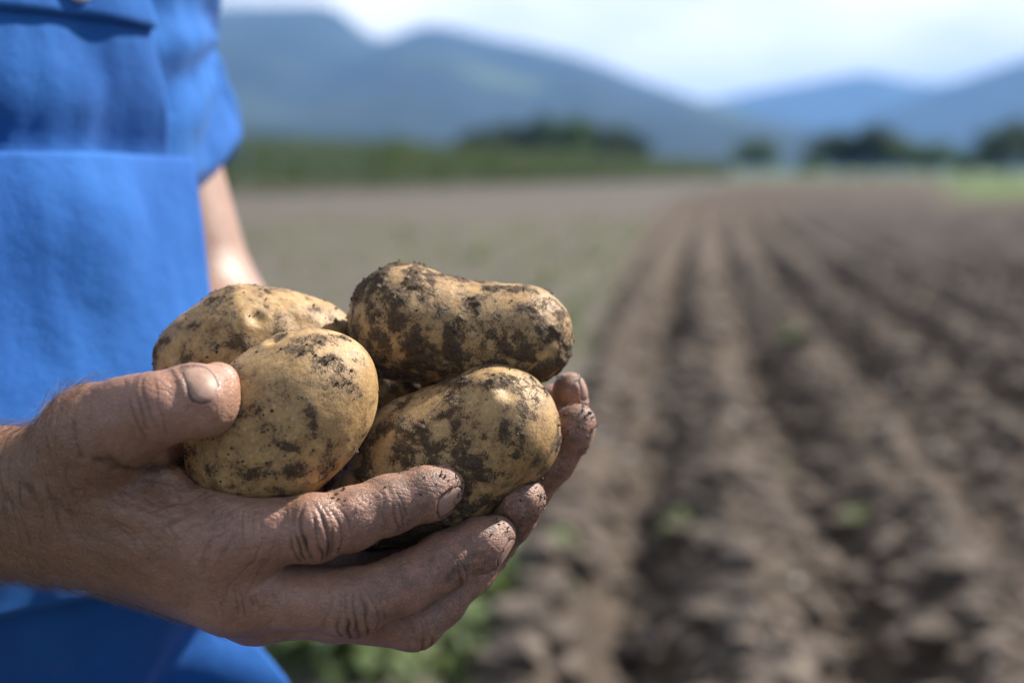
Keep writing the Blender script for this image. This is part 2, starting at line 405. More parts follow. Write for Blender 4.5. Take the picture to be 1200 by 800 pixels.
def mountain_material():
    m, t, b = mat("mountain_slope"); N = NT(t); co = N.obj()
    n = N.noise(N.vmap(co, (1, 1, 1.6)), 0.0016, 6, 0.6); hgt = N.n('ShaderNodeSeparateXYZ'); N.l(co, hgt.inputs[0])
    f = N.mix(N.rng(N.noise(co, 0.006, 5), 0.35, 0.65), (0.010, 0.016, 0.016), (0.026, 0.036, 0.030))
    mead = N.math('MULTIPLY', N.rng(n, 0.56, 0.70), N.rng(hgt.outputs['Z'], 420, 60))
    N.l(N.mix(mead, f, (0.12, 0.17, 0.07)), b.inputs['Base Color']); b.inputs['Roughness'].default_value = 0.95; b.inputs['Specular IOR Level'].default_value = 0.1
    return m
M_MOUNT = mountain_material()

# ------------------------------------------------------------------ the ground: one sheet from the field to the valley floor
KF = FPX / 1333.3
def row_x(Y): Y = np.minimum(Y / KF, 160.0); return -0.10 + 0.137 * Y + 0.0010 * Y * Y
ROW = 0.62
def ground_parts(X, Y):
    q = (X - row_x(Y)) / ROW
    Y = Y / KF; Yc = np.clip(Y, 0, 60)
    pl = sstep(0, 0.35, q - (-0.55 - 0.055 * (Yc - 3)) + 0.25 * vnoise(np.stack([X * 1.1, Y * 0.6, 0 * X], 1), 3))
    mead = sstep(0, 3, Y - 62 + (np.clip(30 - X, 0, 60)) * 1.6) * sstep(0, 4, X - 0.36 * Y) 
    far = sstep(150, 230, Y) ; mead = np.maximum(mead, np.maximum(far * 0.95, sstep(0, 4, -12 - X + 0.0 * Y) * sstep(0, 6, 8 - Y)))
    fresh = sstep(3.2, 4.8, q + 0.4 * vnoise(np.stack([X, Y * .3, 0 * X], 1) * 0.5, 5)) * sstep(20, 14, q) * sstep(3, 10, Y) * sstep(75, 45, Y)
    pl = pl * (1 - mead)
    return q, pl, mead, fresh
def ground_z(X, Y, fine=True):
    q, pl, mead, fresh = ground_parts(X, Y)
    qw = q + 0.06 * vnoise(np.stack([X * 1.6, Y * 1.2, 0 * X], 1), 11)
    c = 0.5 - 0.5 * np.cos(2 * math.pi * qw)
    amp = 0.30 * (0.80 + 0.35 * vnoise(np.stack([np.floor(q + .5) * 3.7, Y * 0.5, 0 * X], 1), 12)) * sstep(170, 60, Y)
    amp = amp * (1 - 0.45 * sstep(1.6, 2.6, q) * sstep(9, 5, Y))
    z = pl * amp * (c ** 0.75 - 0.6) + 0.030 * (1 - pl) * (1 - mead) * np.cos(2 * math.pi * qw) * sstep(120, 50, Y) + 0.03 * (1 - pl) * fbm(np.stack([X * 1.5, Y * 1.5, 0 * X], 1), 2, 20)
    if fine:
        pts = np.stack([X, Y, 0 * X], 1); near = sstep(40, 12, Y)
        z = z + near * (0.05 * pl * fbm(pts * 3.2, 3, 30) + 0.075 * pl * np.abs(fbm(pts * 7.5, 3, 33)) + 0.018 * fbm(pts * 9, 2, 36))
    return z
def geo(a, b, s0, g):
    out = [a]; s = s0
    while out[-1] < b: out.append(out[-1] + s); s *= g
    return out
xs = np.array(sorted([-x - 2.2 for x in geo(0.05, 8300, 0.05, 1.13)]) + list(np.arange(-2.2, 6.0, 0.036)) + list(np.arange(6.0, 22.0, 0.085)) + geo(22.0, 8300, 0.12, 1.12))
ys = np.array(sorted([-y + 0.6 for y in geo(0.1, 3000, 0.15, 1.2)]) + list(np.arange(0.62, 12.0, 0.045)) + geo(12.0, 10300, 0.06, 1.028))
GX, GY = np.meshgrid(xs, ys, indexing='ij'); GX = GX.ravel(); GY = GY.ravel()
q, pl, mead, fresh = ground_parts(GX, GY)
GZ = ground_z(GX, GY)
nx, ny = len(xs), len(ys); ii = np.arange(nx * ny).reshape(nx, ny)
Q = np.stack([ii[:-1, :-1].ravel(), ii[1:, :-1].ravel(), ii[1:, 1:].ravel(), ii[:-1, 1:].ravel()], 1)
ground = mesh_obj("ground", np.stack([GX, GY, GZ], 1), Q, M_SOIL, attrs={'plough': pl, 'meadow': mead, 'fresh': fresh})
tag(ground, "ploughed brown field with furrows running away to the valley floor", kind='structure')
ground['category'] = 'field'

# ------------------------------------------------------------------ mountains
def mountain(name, label, prof, d, front, back, seed):
    """prof: photo pixels (px, py) of the ridge line, d: its distance; slopes run down towards the viewer and away behind."""
    px = np.array([p[0] for p in prof], float); hz = (200 - np.array([p[1] for p in prof], float)) / FPX * d + CAM_H
    xw = (px - 600) / FPX * d
    X = np.linspace(xw[0], xw[-1], 190); H = np.interp(X, xw, hz)
    k = np.hanning(9); k /= k.sum(); H = np.convolve(np.pad(H, 4, mode='edge'), k, 'valid')
    T = np.linspace(-1, 1, 60)
    XX, TT = np.meshgrid(X, T, indexing='ij'); HH = np.repeat(H[:, None], len(T), 1)
    s = 1 - np.abs(TT); Y = d + np.where(TT < 0, TT * front, TT * back)
    pts = np.stack([XX.ravel(), Y.ravel(), 0 * Y.ravel()], 1)
    rel = fbm(pts / 520.0, 5, seed).reshape(XX.shape)
    gul = np.abs(fbm(np.stack([XX.ravel() / 260, Y.ravel() / 1400, 0 * Y.ravel()], 1), 4, seed + 9)).reshape(XX.shape)
    Z = HH * (s ** 0.9) * (1 + 0.35 * rel * (1 - s)) - 90 * gul * s * (1 - s) * 2 - 6
    edge = sstep(0, 0.06, (XX - X[0]) / (X[-1] - X[0])) * sstep(0, 0.06, (X[-1] - XX) / (X[-1] - X[0]))
    Z = np.where(s < 1e-6, -8, Z) * np.where(edge < 1, edge, 1)
    n, m = XX.shape; ii = np.arange(n * m).reshape(n, m)
    Q = np.stack([ii[:-1, :-1].ravel(), ii[1:, :-1].ravel(), ii[1:, 1:].ravel(), ii[:-1, 1:].ravel()], 1)
    o = mesh_obj(name, np.stack([XX.ravel(), Y.ravel(), Z.ravel()], 1), Q, M_MOUNT)
    tag(o, label, kind='structure'); return o
mountain("mountain", "long wooded mountain with a cloud-cut saddle rising behind the dark trees",
         [(-900, 60), (-500, 20), (-100, -10), (150, 6), (240, 10), (320, 8), (400, 6), (416, 22), (440, 52), (458, 50), (480, 34), (505, 26), (530, 32), (580, 46), (640, 56), (700, 74), (760, 98), (820, 117), (880, 140), (960, 172), (1060, 205)], 4300, 2600, 2500, 41)
mountain("mountain", "pale far mountain range closing the valley under the clouds",
         [(500, 150), (640, 120), (740, 124), (820, 119), (870, 108), (930, 98), (975, 90), (1010, 84), (1040, 92), (1090, 100), (1200, 84), (1400, 70), (1700, 140)], 7400, 1500, 2400, 57)
mountain("mountain", "blue mountain slope rising out of the valley beyond the meadow",
         [(860, 214), (900, 190), (960, 160), (1030, 128), (1080, 108), (1140, 86), (1200, 66), (1300, 38), (1450, 22), (1800, 30), (2200, 90)], 4800, 1500, 2400, 73)

# ------------------------------------------------------------------ trees, maize, weeds
def leaf_cloud(centers, radii, n, size, seed, flat=0.75):
    """Many small leaf-sized quads spread through the volume of several clumps."""
    r = np.random.default_rng(seed); V = []; w = np.array([x ** 2 for x in radii]); w = w / w.sum()
    which = r.choice(len(centers), n, p=w)
    C = np.array(centers)[which]; Rr = np.array(radii)[which]
    d = r.normal(size=(n, 3)); d /= np.linalg.norm(d, axis=1)[:, None]
    pos = C + d * (Rr * (0.45 + 0.6 * r.random(n) ** 0.6))[:, None] * np.array([1, 1, flat])
    a = r.normal(size=(n, 3)); a /= np.linalg.norm(a, axis=1)[:, None]; b = np.cross(a, d + 0.3 * r.normal(size=(n, 3))); b /= np.linalg.norm(b, axis=1)[:, None] + 1e-9
    s = (size * (0.6 + 0.8 * r.random(n)))[:, None]
    V = np.stack([pos - a * s - b * s * .15, pos - b * s * .55, pos + a * s, pos + b * s * .55], 1).reshape(-1, 3)
    return V, np.arange(4 * n).reshape(n, 4)
def tube(pts, rad, seg=8):
    pts = np.asarray(pts, float); V = []; F = []
    for i, p in enumerate(pts):
        t = unit(pts[min(i + 1, len(pts) - 1)] - pts[max(i - 1, 0)]); u = unit(np.cross(t, [0.31, 0.87, 0.39])); v = np.cross(t, u)
        for j in range(seg):
            a = 2 * math.pi * j / seg; V.append(p + rad[i] * (math.cos(a) * u + math.sin(a) * v))
    for i in range(len(pts) - 1):
        for j in range(seg):
            F.append([i * seg + j, i * seg + (j + 1) % seg, (i + 1) * seg + (j + 1) % seg, (i + 1) * seg + j])
    return np.array(V), np.array(F)
def merge(parts):
    V, F, o = [], [], 0
    for v, f in parts: V.append(v); F.append(np.asarray(f) + o); o += len(v)
    return np.concatenate(V), np.concatenate(F)
def tree_proto(seed, H, Wd, m, leaves):
    r = np.random.default_rng(seed); o = empty("tree")
    parts = [tube([(0, 0, -0.3), (0.05 * H * r.normal() * .3, 0, H * .25), (0.02 * H, 0, H * .55), (0, 0, H * .85)], [H * .028, H * .022, H * .014, H * .005])]
    C, Rr = [], []
    for k in range(11):
        a = 2.4 * k + r.random(); hh = H * (0.30 + 0.62 * k / 11); rr = Wd * (0.50 - 0.38 * abs(k / 11 - 0.35)) * (0.6 + .5 * r.random())
        tip = np.array([math.cos(a) * rr, math.sin(a) * rr, hh + 0.08 * H]); st = np.array([0.01 * H, 0, hh - 0.06 * H])
        parts.append(tube([st, (st + tip) / 2 + [0, 0, 0.03 * H], tip], [H * .010, H * .006, H * .002], 5))
        C.append(tip); Rr.append(Wd * (0.17 + 0.13 * r.random()))
    C.append(np.array([0, 0, H * .88])); Rr.append(Wd * .2); C.append(np.array([0, 0, H * .6])); Rr.append(Wd * .3)
    mesh_obj("trunk", *merge(parts), M_BARK, o)
    mesh_obj("crown", *leaf_cloud(C, Rr, leaves, H * 0.035, seed, 0.85), m, o, smooth=False)
    return o
protos = [tree_proto(1, 10, 9, M_LEAF_D, 2600), tree_proto(2, 10, 7.5, M_LEAF_D, 2400), tree_proto(3, 10, 8, M_LEAF_G, 2400)]
used = [False] * 3
TREES = [  # px, top py, distance, kind, width factor, label
    (549, 158, 250, 1, 1.0, "small dark tree at the edge of the grove, nearest the farmer's sleeve"),
    (578, 154, 256, 0, 1.0, "broad dark tree, second in the grove beyond the maize"),
    (607, 150, 262, 1, 1.0, "dark tree with narrow crown behind the maize, third in the grove"),
    (638, 144, 258, 0, 1.0, "tall dark tree in the middle of the grove beyond the maize"),
    (667, 143, 250, 2, 0.9, "lighter green tree among the dark ones of the grove"),
    (694, 148, 258, 0, 1.0, "dark round tree just past the lighter one in the grove"),
    (722, 152, 262, 1, 1.1, "dark narrow tree, last but one in the grove"),
    (742, 162, 256, 0, 0.8, "lowest dark tree closing the grove where the maize gets thin"),
    (470, 164, 200, 2, 1.3, "low olive green tree above the maize between sleeve and grove"),
    (883, 166, 270, 2, 1.5, "single small tree standing alone in front of the far valley"),
    (985, 160, 240, 0, 1.7, "dark bushy tree, first of the clump at the far end of furrows"),
    (1018, 153, 240, 1, 1.8, "tallest dark tree of the clump at the far end of the furrows"),
    (1050, 166, 236, 2, 1.7, "olive bush-like tree closing the clump at the furrows' end"),
    (1092, 170, 230, 2, 1.7, "pale green low tree above the bright meadow"),
    (1176, 148, 190, 0, 1.35, "dark round tree behind the bright green meadow"),
    (1132, 178, 215, 2, 1.6, "low spreading bush between the pale tree and the dark round tree"),
    (948, 187, 250, 2, 1.8, "lowest bush left of the dark clump at the furrows' end"),
    (1215, 162, 196, 1, 1.2, "dark tree half cut by the picture edge beyond the meadow"),
]
for px, py, d, k, wf, lab in TREES:
    H = CAM_H + (200 - py) / FPX * d; loc = ((px - 600) / FPX * d, d, 0.0); s = H / 10.0
    if not used[k]:
        o = protos[k]; used[k] = True; o.location = loc; o.scale = (s * wf, s * wf, s)
    else:
        o = copy_thing(protos[k], loc, rng.random() * 6.28, (s * wf, s * wf, s))
    tag(o, lab, "tree", "trees beyond the field")
def maize():
    r = np.random.default_rng(5); A = np.array([-21.0, 49.5]); B = np.array([40.0, 285.0]); L = np.linalg.norm(B - A); u = (B - A) / L; nrm = np.array([-u[1], u[0]])
    V, F = [], []; n = 0
    for row in range(5):
        ts = np.arange(0, L, 0.42 + 0.1 * row); ts = ts + r.normal(size=len(ts)) * .1
        for t in ts:
            b = A + u * t + nrm * (row * 0.9) + r.normal(size=2) * .12; h = (3.0 + .4 * r.random()) * (1 - 0.12 * t / L) + 0.3 * vnoise(np.array([[t * .15, row, 0]]), 4)[0]
            V += [(b[0] - .02, b[1], 0), (b[0] + .02, b[1], 0), (b[0] + .012, b[1], h), (b[0] - .012, b[1], h)]; F.append([n, n + 1, n + 2, n + 3]); n += 4
            for k in range(7):
                a = r.random() * 6.28; z0 = h * (0.12 + 0.12 * k + .05 * r.random()); dx, dy = math.cos(a), math.sin(a); ln = .45 + .3 * r.random(); w = .06 + .03 * r.random()
                p0 = np.array([b[0], b[1], z0]); p1 = p0 + [dx * ln * .55, dy * ln * .55, .28]; p2 = p0 + [dx * ln, dy * ln, .02]; s = np.array([-dy, dx, 0]) * w
                V += [p0 - s * .5, p0 + s * .5, p1 + s, p1 - s, p2]; F += [[n, n + 1, n + 2, n + 3], [n + 3, n + 2, n + 4, n + 4]]; n += 5
    F = [list(dict.fromkeys(f)) for f in F]
    o = mesh_obj("maize_field", np.array([tuple(v) for v in V]), F, M_MAIZE, smooth=False)
    tag(o, "tall dark green maize crop standing along the field edge", "maize", kind='stuff')
maize()
def weed_proto(seed, n, size):
    r = np.random.default_rng(seed); V, F = [], []; c = 0
    for k in range(n):
        a = r.random() * 6.28; t = np.array([math.cos(a), math.sin(a), 0]); s = np.array([-t[1], t[0], 0]); L = size * (.5 + .7 * r.random()); w = L * (.16 + .12 * r.random()); up = .3 + 1.2 * r.random()
        st = t * size * .1 * r.random()
        pts = [st, st + t * L * .35 + np.array([0, 0, L * .45 * up]), st + t * L * .8 + np.array([0, 0, L * .55 * up]), st + t * L * 1.1 + np.array([0, 0, L * .35 * up])]
        ws = [w * .15, w, w * .8, 0.002]
        for p, q_ in zip(pts, ws): V += [p - s * q_, p + s * q_ + np.array([0, 0, .1 * q_])]
        F += [[c, c + 1, c + 3, c + 2], [c + 2, c + 3, c + 5, c + 4], [c + 4, c + 5, c + 7, c + 6]]; c += 8
    return np.array(V), np.array(F)
wm = [mesh_obj("weed_plant", *weed_proto(s, 26, .17), M_WEED) for s in (1, 2, 3)]
WEEDS = [  # px, py on the ground, size, label
    (575, 705, 1.3, "largest bright weed, below the fingertips"), (545, 668, 1.1, "weed close behind the knuckles of the lower hand"), (610, 660, 0.9, "small weed at the foot of the first ridge"),
    (505, 760, 1.1, "bright weed right under the hanging fingertip"), (395, 775, 1.2, "pale weed beside the hem of the apron"), (350, 748, 1.0, "weed half hidden behind the apron hem"),
    (445, 790, 1.0, "weed at the lower edge between apron and fingertip"), (560, 775, 1.0, "weed at the lower edge beside the first ridge"), (800, 615, 0.55, "lone weed growing in the furrow beside the first broad ridge"),
    (930, 420, 0.6, "weed tuft on the middle ridges, far from the others"), (905, 545, 0.4, "tiny weed by the second dark furrow"), (1010, 610, 0.4, "small weed among the rough clods"), (700, 305, 0.9, "weed patch on the border of the fallow strip"),
    (640, 330, 0.9, "far weed on the grey fallow ground above the potatoes"), (560, 300, 1.0, "farthest weed on the grey fallow ground"), (470, 275, 1.0, "weed on the fallow ground near the maize edge")]
for i, (px, py, s, lab) in enumerate(WEEDS):
    d = CAM_H / ((py - 200) / FPX) ; X = (px - 600) / FPX * d
    # pixel ray meets the ground plane at this forward distance (level horizon)
    v = P(px, py, 1.0) - np.array([0, 0, CAM_H]); tt = CAM_H / -v[2]; X, Y = v[0] * tt, v[1] * tt
    z = float(ground_z(np.array([X]), np.array([Y]))[0])
    o = wm[i] if i < 3 else copy_thing(wm[i % 3], (0, 0, 0))
    o.location = (X, Y, z - 0.01); o.rotation_euler = (0, 0, rng.random() * 6); o.scale = (s, s, s)
    tag(o, lab, "weed", "weeds on the field")
def scatter_ground():
    """Clods and stones of the tilth, grass blades of the fallow strip."""
    ico_v = np.array([(0, 0, 1), (.894, 0, .447), (.276, .851, .447), (-.724, .526, .447), (-.724, -.526, .447), (.276, -.851, .447), (.724, .526, -.447), (-.276, .851, -.447), (-.894, 0, -.447), (-.276, -.851, -.447), (.724, -.526, -.447), (0, 0, -1)])
    ico_f = np.array([(0, 1, 2), (0, 2, 3), (0, 3, 4), (0, 4, 5), (0, 5, 1), (1, 6, 2), (2, 7, 3), (3, 8, 4), (4, 9, 5), (5, 10, 1), (6, 7, 2), (7, 8, 3), (8, 9, 4), (9, 10, 5), (10, 6, 1), (11, 7, 6), (11, 8, 7), (11, 9, 8), (11, 10, 9), (11, 6, 10)])
    r = np.random.default_rng(12)
    def lumps(name, n, smin_, smax, m, seed, label, cat, ymax=19):
        Y = 2.1 + (ymax - 2.1) * r.random(n) ** 1.7; X = row_x(Y) - 1.2 + r.random(n) * (2.4 + Y * .55)
        q, pl, me_, fr = ground_parts(X, Y); ok = pl > .5; X, Y = X[ok], Y[ok]; n = len(X)
        Z = ground_z(X, Y); s = smin_ + (smax - smin_) * r.random(n) ** 3
        V = ico_v[None] * (1 + .45 * r.normal(size=(n, 12, 1)) * .35) * s[:, None, None] * np.array([1.1, 1, .7]) + np.stack([X, Y, Z + s * .2], 1)[:, None, :]
        F = ico_f[None] + 12 * np.arange(n)[:, None, None]
        o = mesh_obj(name, V.reshape(-1, 3), F.reshape(-1, 3), m, smooth=False); tag(o, label, cat, kind='stuff')
    lumps("soil_clods", 11000, .010, .080, M_CLOD, 1, "loose brown soil clods strewn over the ploughed ridges", "soil")
    lumps("field_stones", 700, .008, .034, M_STONE, 2, "small pale stones lying in the ploughed soil", "stones")
    n = 5200; Y = 2.0 + 34 * r.random(n) ** 1.8; X = row_x(Y) - 0.35 - r.random(n) ** 1.3 * (1.2 + Y * .65)
    q, pl, me_, fr = ground_parts(X, Y); ok = pl < .35; X, Y = X[ok], Y[ok]; n = len(X); Z = ground_z(X, Y)
    h = (.03 + .09 * r.random(n)) * (1 + Y * .03); a = r.random(n) * 6.28; lean = r.normal(size=(n, 2)) * .5
    b = np.stack([X, Y, Z - .01], 1); s = np.stack([np.cos(a), np.sin(a), 0 * a], 1) * (.008 + .012 * r.random(n) + Y * .0006)[:, None]; tp = b + np.stack([lean[:, 0] * h, lean[:, 1] * h, h], 1)
    V = np.stack([b - s, b + s, tp], 1).reshape(-1, 3); o = mesh_obj("grass", V, np.arange(3 * n).reshape(n, 3), M_WEED, smooth=False)
    tag(o, "sparse green grass on the fallow strip beside the ridges", "grass", kind='stuff')
scatter_ground()

# ------------------------------------------------------------------ potatoes
MM = 0.001
POTS = [  # chain of (px, py, depth m, radius mm)
    dict(c=[(294, 536, .416, 19.0), (334, 494, .418, 27.3), (380, 454, .421, 19.0)], ell=((331, 492, .418), (.765, .64, .08), (39.5, 28.2, 28.0)), seed=31, bias=-0.21, label="pale yellow potato under the thumb, upright in front with few soil specks"),
    dict(c=[(432, 588, .447, 18.0), (494, 552, .447, 24.6), (581, 503, .444, 24.8)], seed=8, bias=-0.03, label="long potato lying along the index finger, soil blotches on its blunt end"),
    dict(c=[(478, 378, .462, 23.6), (541, 392, .463, 17.2), (611, 393, .462, 19.8)], seed=5, bias=0.08, label="bean-shaped topmost potato, the most thickly caked with dark soil"),
    dict(c=[(232, 426, .468, 18.0), (288, 414, .470, 24.0), (348, 404, .474, 17.0), (382, 396, .478, 9.5)], seed=14, bias=-0.07, label="potato behind the thumb against the blue apron, dark soil lumps on top"),
    dict(c=[(440, 478, .505, 22.0), (500, 470, .508, 25.0)], seed=21, bias=0.05, label="half hidden potato at the back, seen in the gap between the others"),
]
for p in POTS: p['pts'] = [(P(a, b, c), r * MM) for a, b, c, r in p['c']]
def pot_prims(p):
    if 'ell' in p:
        c, ax, rad = p['ell']; a = cdir(*ax); b = unit(np.cross(VF, a)); return [ellip(P(*c), [a, b, np.cross(a, b)], np.array(rad) * MM)]
    return [capsule(p['pts'][i][0], p['pts'][i + 1][0], p['pts'][i][1], p['pts'][i + 1][1]) for i in range(len(p['pts']) - 1)]
KP = 0.016
def build_potato(p):
    pr = pot_prims(p); lo = np.min([q[1] for q in pr], 0) - .004; hi = np.max([q[2] for q in pr], 0) + .004
    f = Field(lo, hi, 0.00075)
    for q in pr: f.add(q, KP)
    V, Q = f.mesh(); V = relax(V, Q, 8, .5); N = vnormals(V, Q); c = V.mean(0); sd_ = p['seed']
    loc = V - c
    # gentle lumps, eyes (shallow dents with a brow), then stuck-on soil with its own thickness
    d = 0.0009 * fbm(loc * 24, 2, sd_) + 0.0005 * fbm(loc * 95, 3, sd_ + 3)
    r = np.random.default_rng(sd_)
    for _ in range(9):
        k = r.integers(len(V)); e = V[k]; dist = np.linalg.norm(V - e, axis=1); a = .0026 + .002 * r.random()
        d -= 0.0011 * np.exp(-(dist / a) ** 2); d += 0.0004 * np.exp(-((dist - 1.8 * a) / (.8 * a)) ** 2)
    g = fbm(loc * 140, 4, sd_ + 20, .65) * 0.95 + fbm(loc * 30, 2, sd_ + 40) * 0.30
    dirt = g + p['bias'] + 0.20 * sstep(.3, -.7, N[:, 2])
    d += 0.0011 * sstep(0.22, 0.5, dirt) * (0.6 + 0.6 * fbm(loc * 420, 2, sd_ + 60)) + 0.00022 * fbm(loc * 600, 2, sd_ + 70) * sstep(0, .3, dirt)
    V2 = V + N * d[:, None]
    base = np.array([c[0], c[1], V2[:, 2].min()]); o = mesh_obj("potato", V2 - base, Q, M_POT, attrs={'dirt': dirt})
    o.location = tuple(float(x) for x in base); tag(o, p['label'], "potato", "muddy potatoes held in the hands")
    # crumbs of soil
    w = np.maximum(dirt - .02, 0) + .012; k = r.choice(len(V2), 1000, p=w / w.sum()); s = .00011 + .00065 * r.random(1000) ** 3.4
    oc = np.array([(1, 0, 0), (0, 1, 0), (-1, 0, 0), (0, -1, 0), (0, 0, 1), (0, 0, -1.)]); of = np.array([(0, 1, 4), (1, 2, 4), (2, 3, 4), (3, 0, 4), (1, 0, 5), (2, 1, 5), (3, 2, 5), (0, 3, 5)])
    CV = oc[None] * (1 + .35 * r.normal(size=(1000, 6, 1))) * s[:, None, None] + (V2[k] + N[k] * s[:, None] * .4 - base)[:, None, :]
    cr_ = mesh_obj("soil_crumbs", CV.reshape(-1, 3), (of[None] + 6 * np.arange(1000)[:, None, None]).reshape(-1, 3), M_CRUMB, o, smooth=False); cr_['kind'] = 'stuff'
    return o
for p in POTS: build_potato(p)

# ------------------------------------------------------------------ the farmer
FW = unit([0.78, -0.62, 0]); LF = unit([0.62, 0.78, 0]); C0 = np.array([-0.354, 0.86, 0.0])     # facing, his left, body axis
def B(a, b, z): return C0 + LF * a + FW * b + np.array([0, 0, z])
person = empty("person", B(0, 0, 0))
tag(person, "farmer in blue apron and short sleeved shirt holding potatoes in both hands", "person")

# right hand (nearer the camera): joints as photo pixels and depth
def Pr(t): return P(*t[:3])
THUMB = [(108, 512, .398, 17), (156, 491, .389, 14.2), (184, 481, .383, 12.4), (227, 470, .386, 12.6), (255, 452, .397, 8.2)]
INDEX = [(252, 632, .403, 14.2), (310, 625, .400, 12.2), (366, 619, .401, 11.8), (412, 606, .405, 10.6), (455, 592, .410, 10.5), (498, 578, .414, 9.6), (519, 571, .416, 7.9)]
MIDDLE = [(272, 688, .412, 13.6), (345, 700, .412, 11.6), (412, 705, .413, 12.0), (470, 685, .418, 10.9), (522, 656, .424, 10.4), (562, 637, .428, 9.7), (581, 628, .431, 7.8)]
RING = [(300, 706, .432, 12.0), (390, 718, .434, 10.6), (486, 727, .437, 10.8), (513, 703, .443, 10.4), (550, 668, .450, 9.2), (575, 650, .455, 7.5)]
PINKY = [(320, 690, .452, 11), (400, 690, .457, 9.5), (450, 682, .46, 9), (490, 660, .466, 8.5), (515, 645, .47, 7)]
W_RAD, W_ULN = P(70, 563, .409), P(66, 612, .413)
E_R = P(-640, 610, .47)
def chain_prims(ch): return [capsule(Pr(ch[i]), Pr(ch[i + 1]), ch[i][3] * MM, ch[i + 1][3] * MM) for i in range(len(ch) - 1)]
def finger(f, base, ch, kroot, extra=(), kk=.003):
    pr = chain_prims(ch) + list(extra); lo = np.min([p[1] for p in pr], 0); hi = np.max([p[2] for p in pr], 0); sl = f.box(lo, hi, kroot + .006)
    if sl is None: return
    G = f.grid(sl); d = None
    for p in pr:
        q_ = p[0](*G).astype(np.float32); d = q_ if d is None else smin(d, q_, kk)
    f.v[sl] = smin(f.v[sl], smin(base[sl], d, kroot), 0.0006)
def build_right(f):
    add = f.add
    # forearm: radius and ulna side by side
    add(capsule(E_R + VU * .008, W_RAD, .036, .0192), 0); add(capsule(E_R - VU * .008, W_ULN, .036, .0190), .012)
    mid = P(-150, 597, .425); add(capsule(E_R, mid, .040, .0225), .02)
    add(ball(P(62, 627, .420), .0135), .012)                                    # ulna head
    # palm
    add(tri(W_RAD, Pr(INDEX[0]), W_ULN, .0140), .012); add(tri(W_ULN, Pr(INDEX[0]), Pr(MIDDLE[0]), .0132), .012)
    add(tri(W_ULN, Pr(MIDDLE[0]), Pr(RING[0]), .0125), .012); add(tri(W_ULN, Pr(RING[0]), Pr(PINKY[0]), .0125), .012)
    add(tri(W_RAD, P(150, 590, .43), P(230, 640, .445), .012), .012)            # palm flesh behind
    add(capsule(W_RAD, Pr(THUMB[0]), .0165, .0165), .010); add(capsule(Pr(THUMB[0]), Pr(THUMB[1]), .0165, .0138), .010)
    add(tri(P(100, 545, .405), P(158, 552, .412), P(240, 624, .410), .0085), .011)   # web between thumb and index
    add(tri(P(158, 552, .412), P(240, 624, .410), P(222, 582, .438), .0070), .009)
    add(tri(P(140, 545, .424), P(240, 600, .452), P(206, 500, .427), .010), .010)
    add(ball(Pr(INDEX[0]) - VF * .002, .0140), .008); add(ball(Pr(MIDDLE[0]) - VF * .001 - VU * .001, .0138), .008)
    add(tri(P(295, 640, .424), P(295, 690, .430), P(395, 662, .446), .0095), .008); add(tri(P(295, 690, .430), P(395, 662, .446), P(390, 700, .446), .0095), .008)
    add(tri(P(380, 660, .446), P(478, 650, .458), P(430, 705, .450), .0085), .008)
    add(tri(P(290, 606, .434), P(405, 572, .455), P(395, 640, .455), .0095), .008)
    # tendons
    add(capsule(P(95, 585, .397), P(245, 626, .3905), .0030, .0026), .006); add(capsule(P(95, 630, .399), P(262, 684, .4005), .0028, .0026), .006)
    add(capsule(P(74, 520, .400), P(140, 466, .383), .0035, .003), .006)
    # veins
    for a, b, c in (((120, 650, .4000), (170, 640, .3930), (212, 662, .3965)), ((170, 640, .3930), (205, 600, .3945), (235, 604, .3980)), ((20, 600, .392), (80, 640, .3990), (130, 664, .4030))):
        add(capsule(P(*a), P(*b), .0016, .0016), .004); add(capsule(P(*b), P(*c), .0016, .0014), .004)
    base = f.v.copy()
    finger(f, base, THUMB[1:], .006, [ball(P(243, 474, .393), .0120), ball(P(184, 478, .381), .0118)])
    finger(f, base, INDEX, .008, [ball(P(366, 617, .3985), .0112), ball(P(505, 580, .4185), .0090), ball(P(300, 636, .404), .0118), ball(P(410, 612, .409), .0105)])
    finger(f, base, MIDDLE, .008, [ball(P(412, 707, .4115), .0116), ball(P(566, 640, .431), .0093)])
    finger(f, base, RING, .007); finger(f, base, PINKY, .006)
    for p in POTS[:4]: f.carve(pot_prims(p), .0012, .0001, KP)

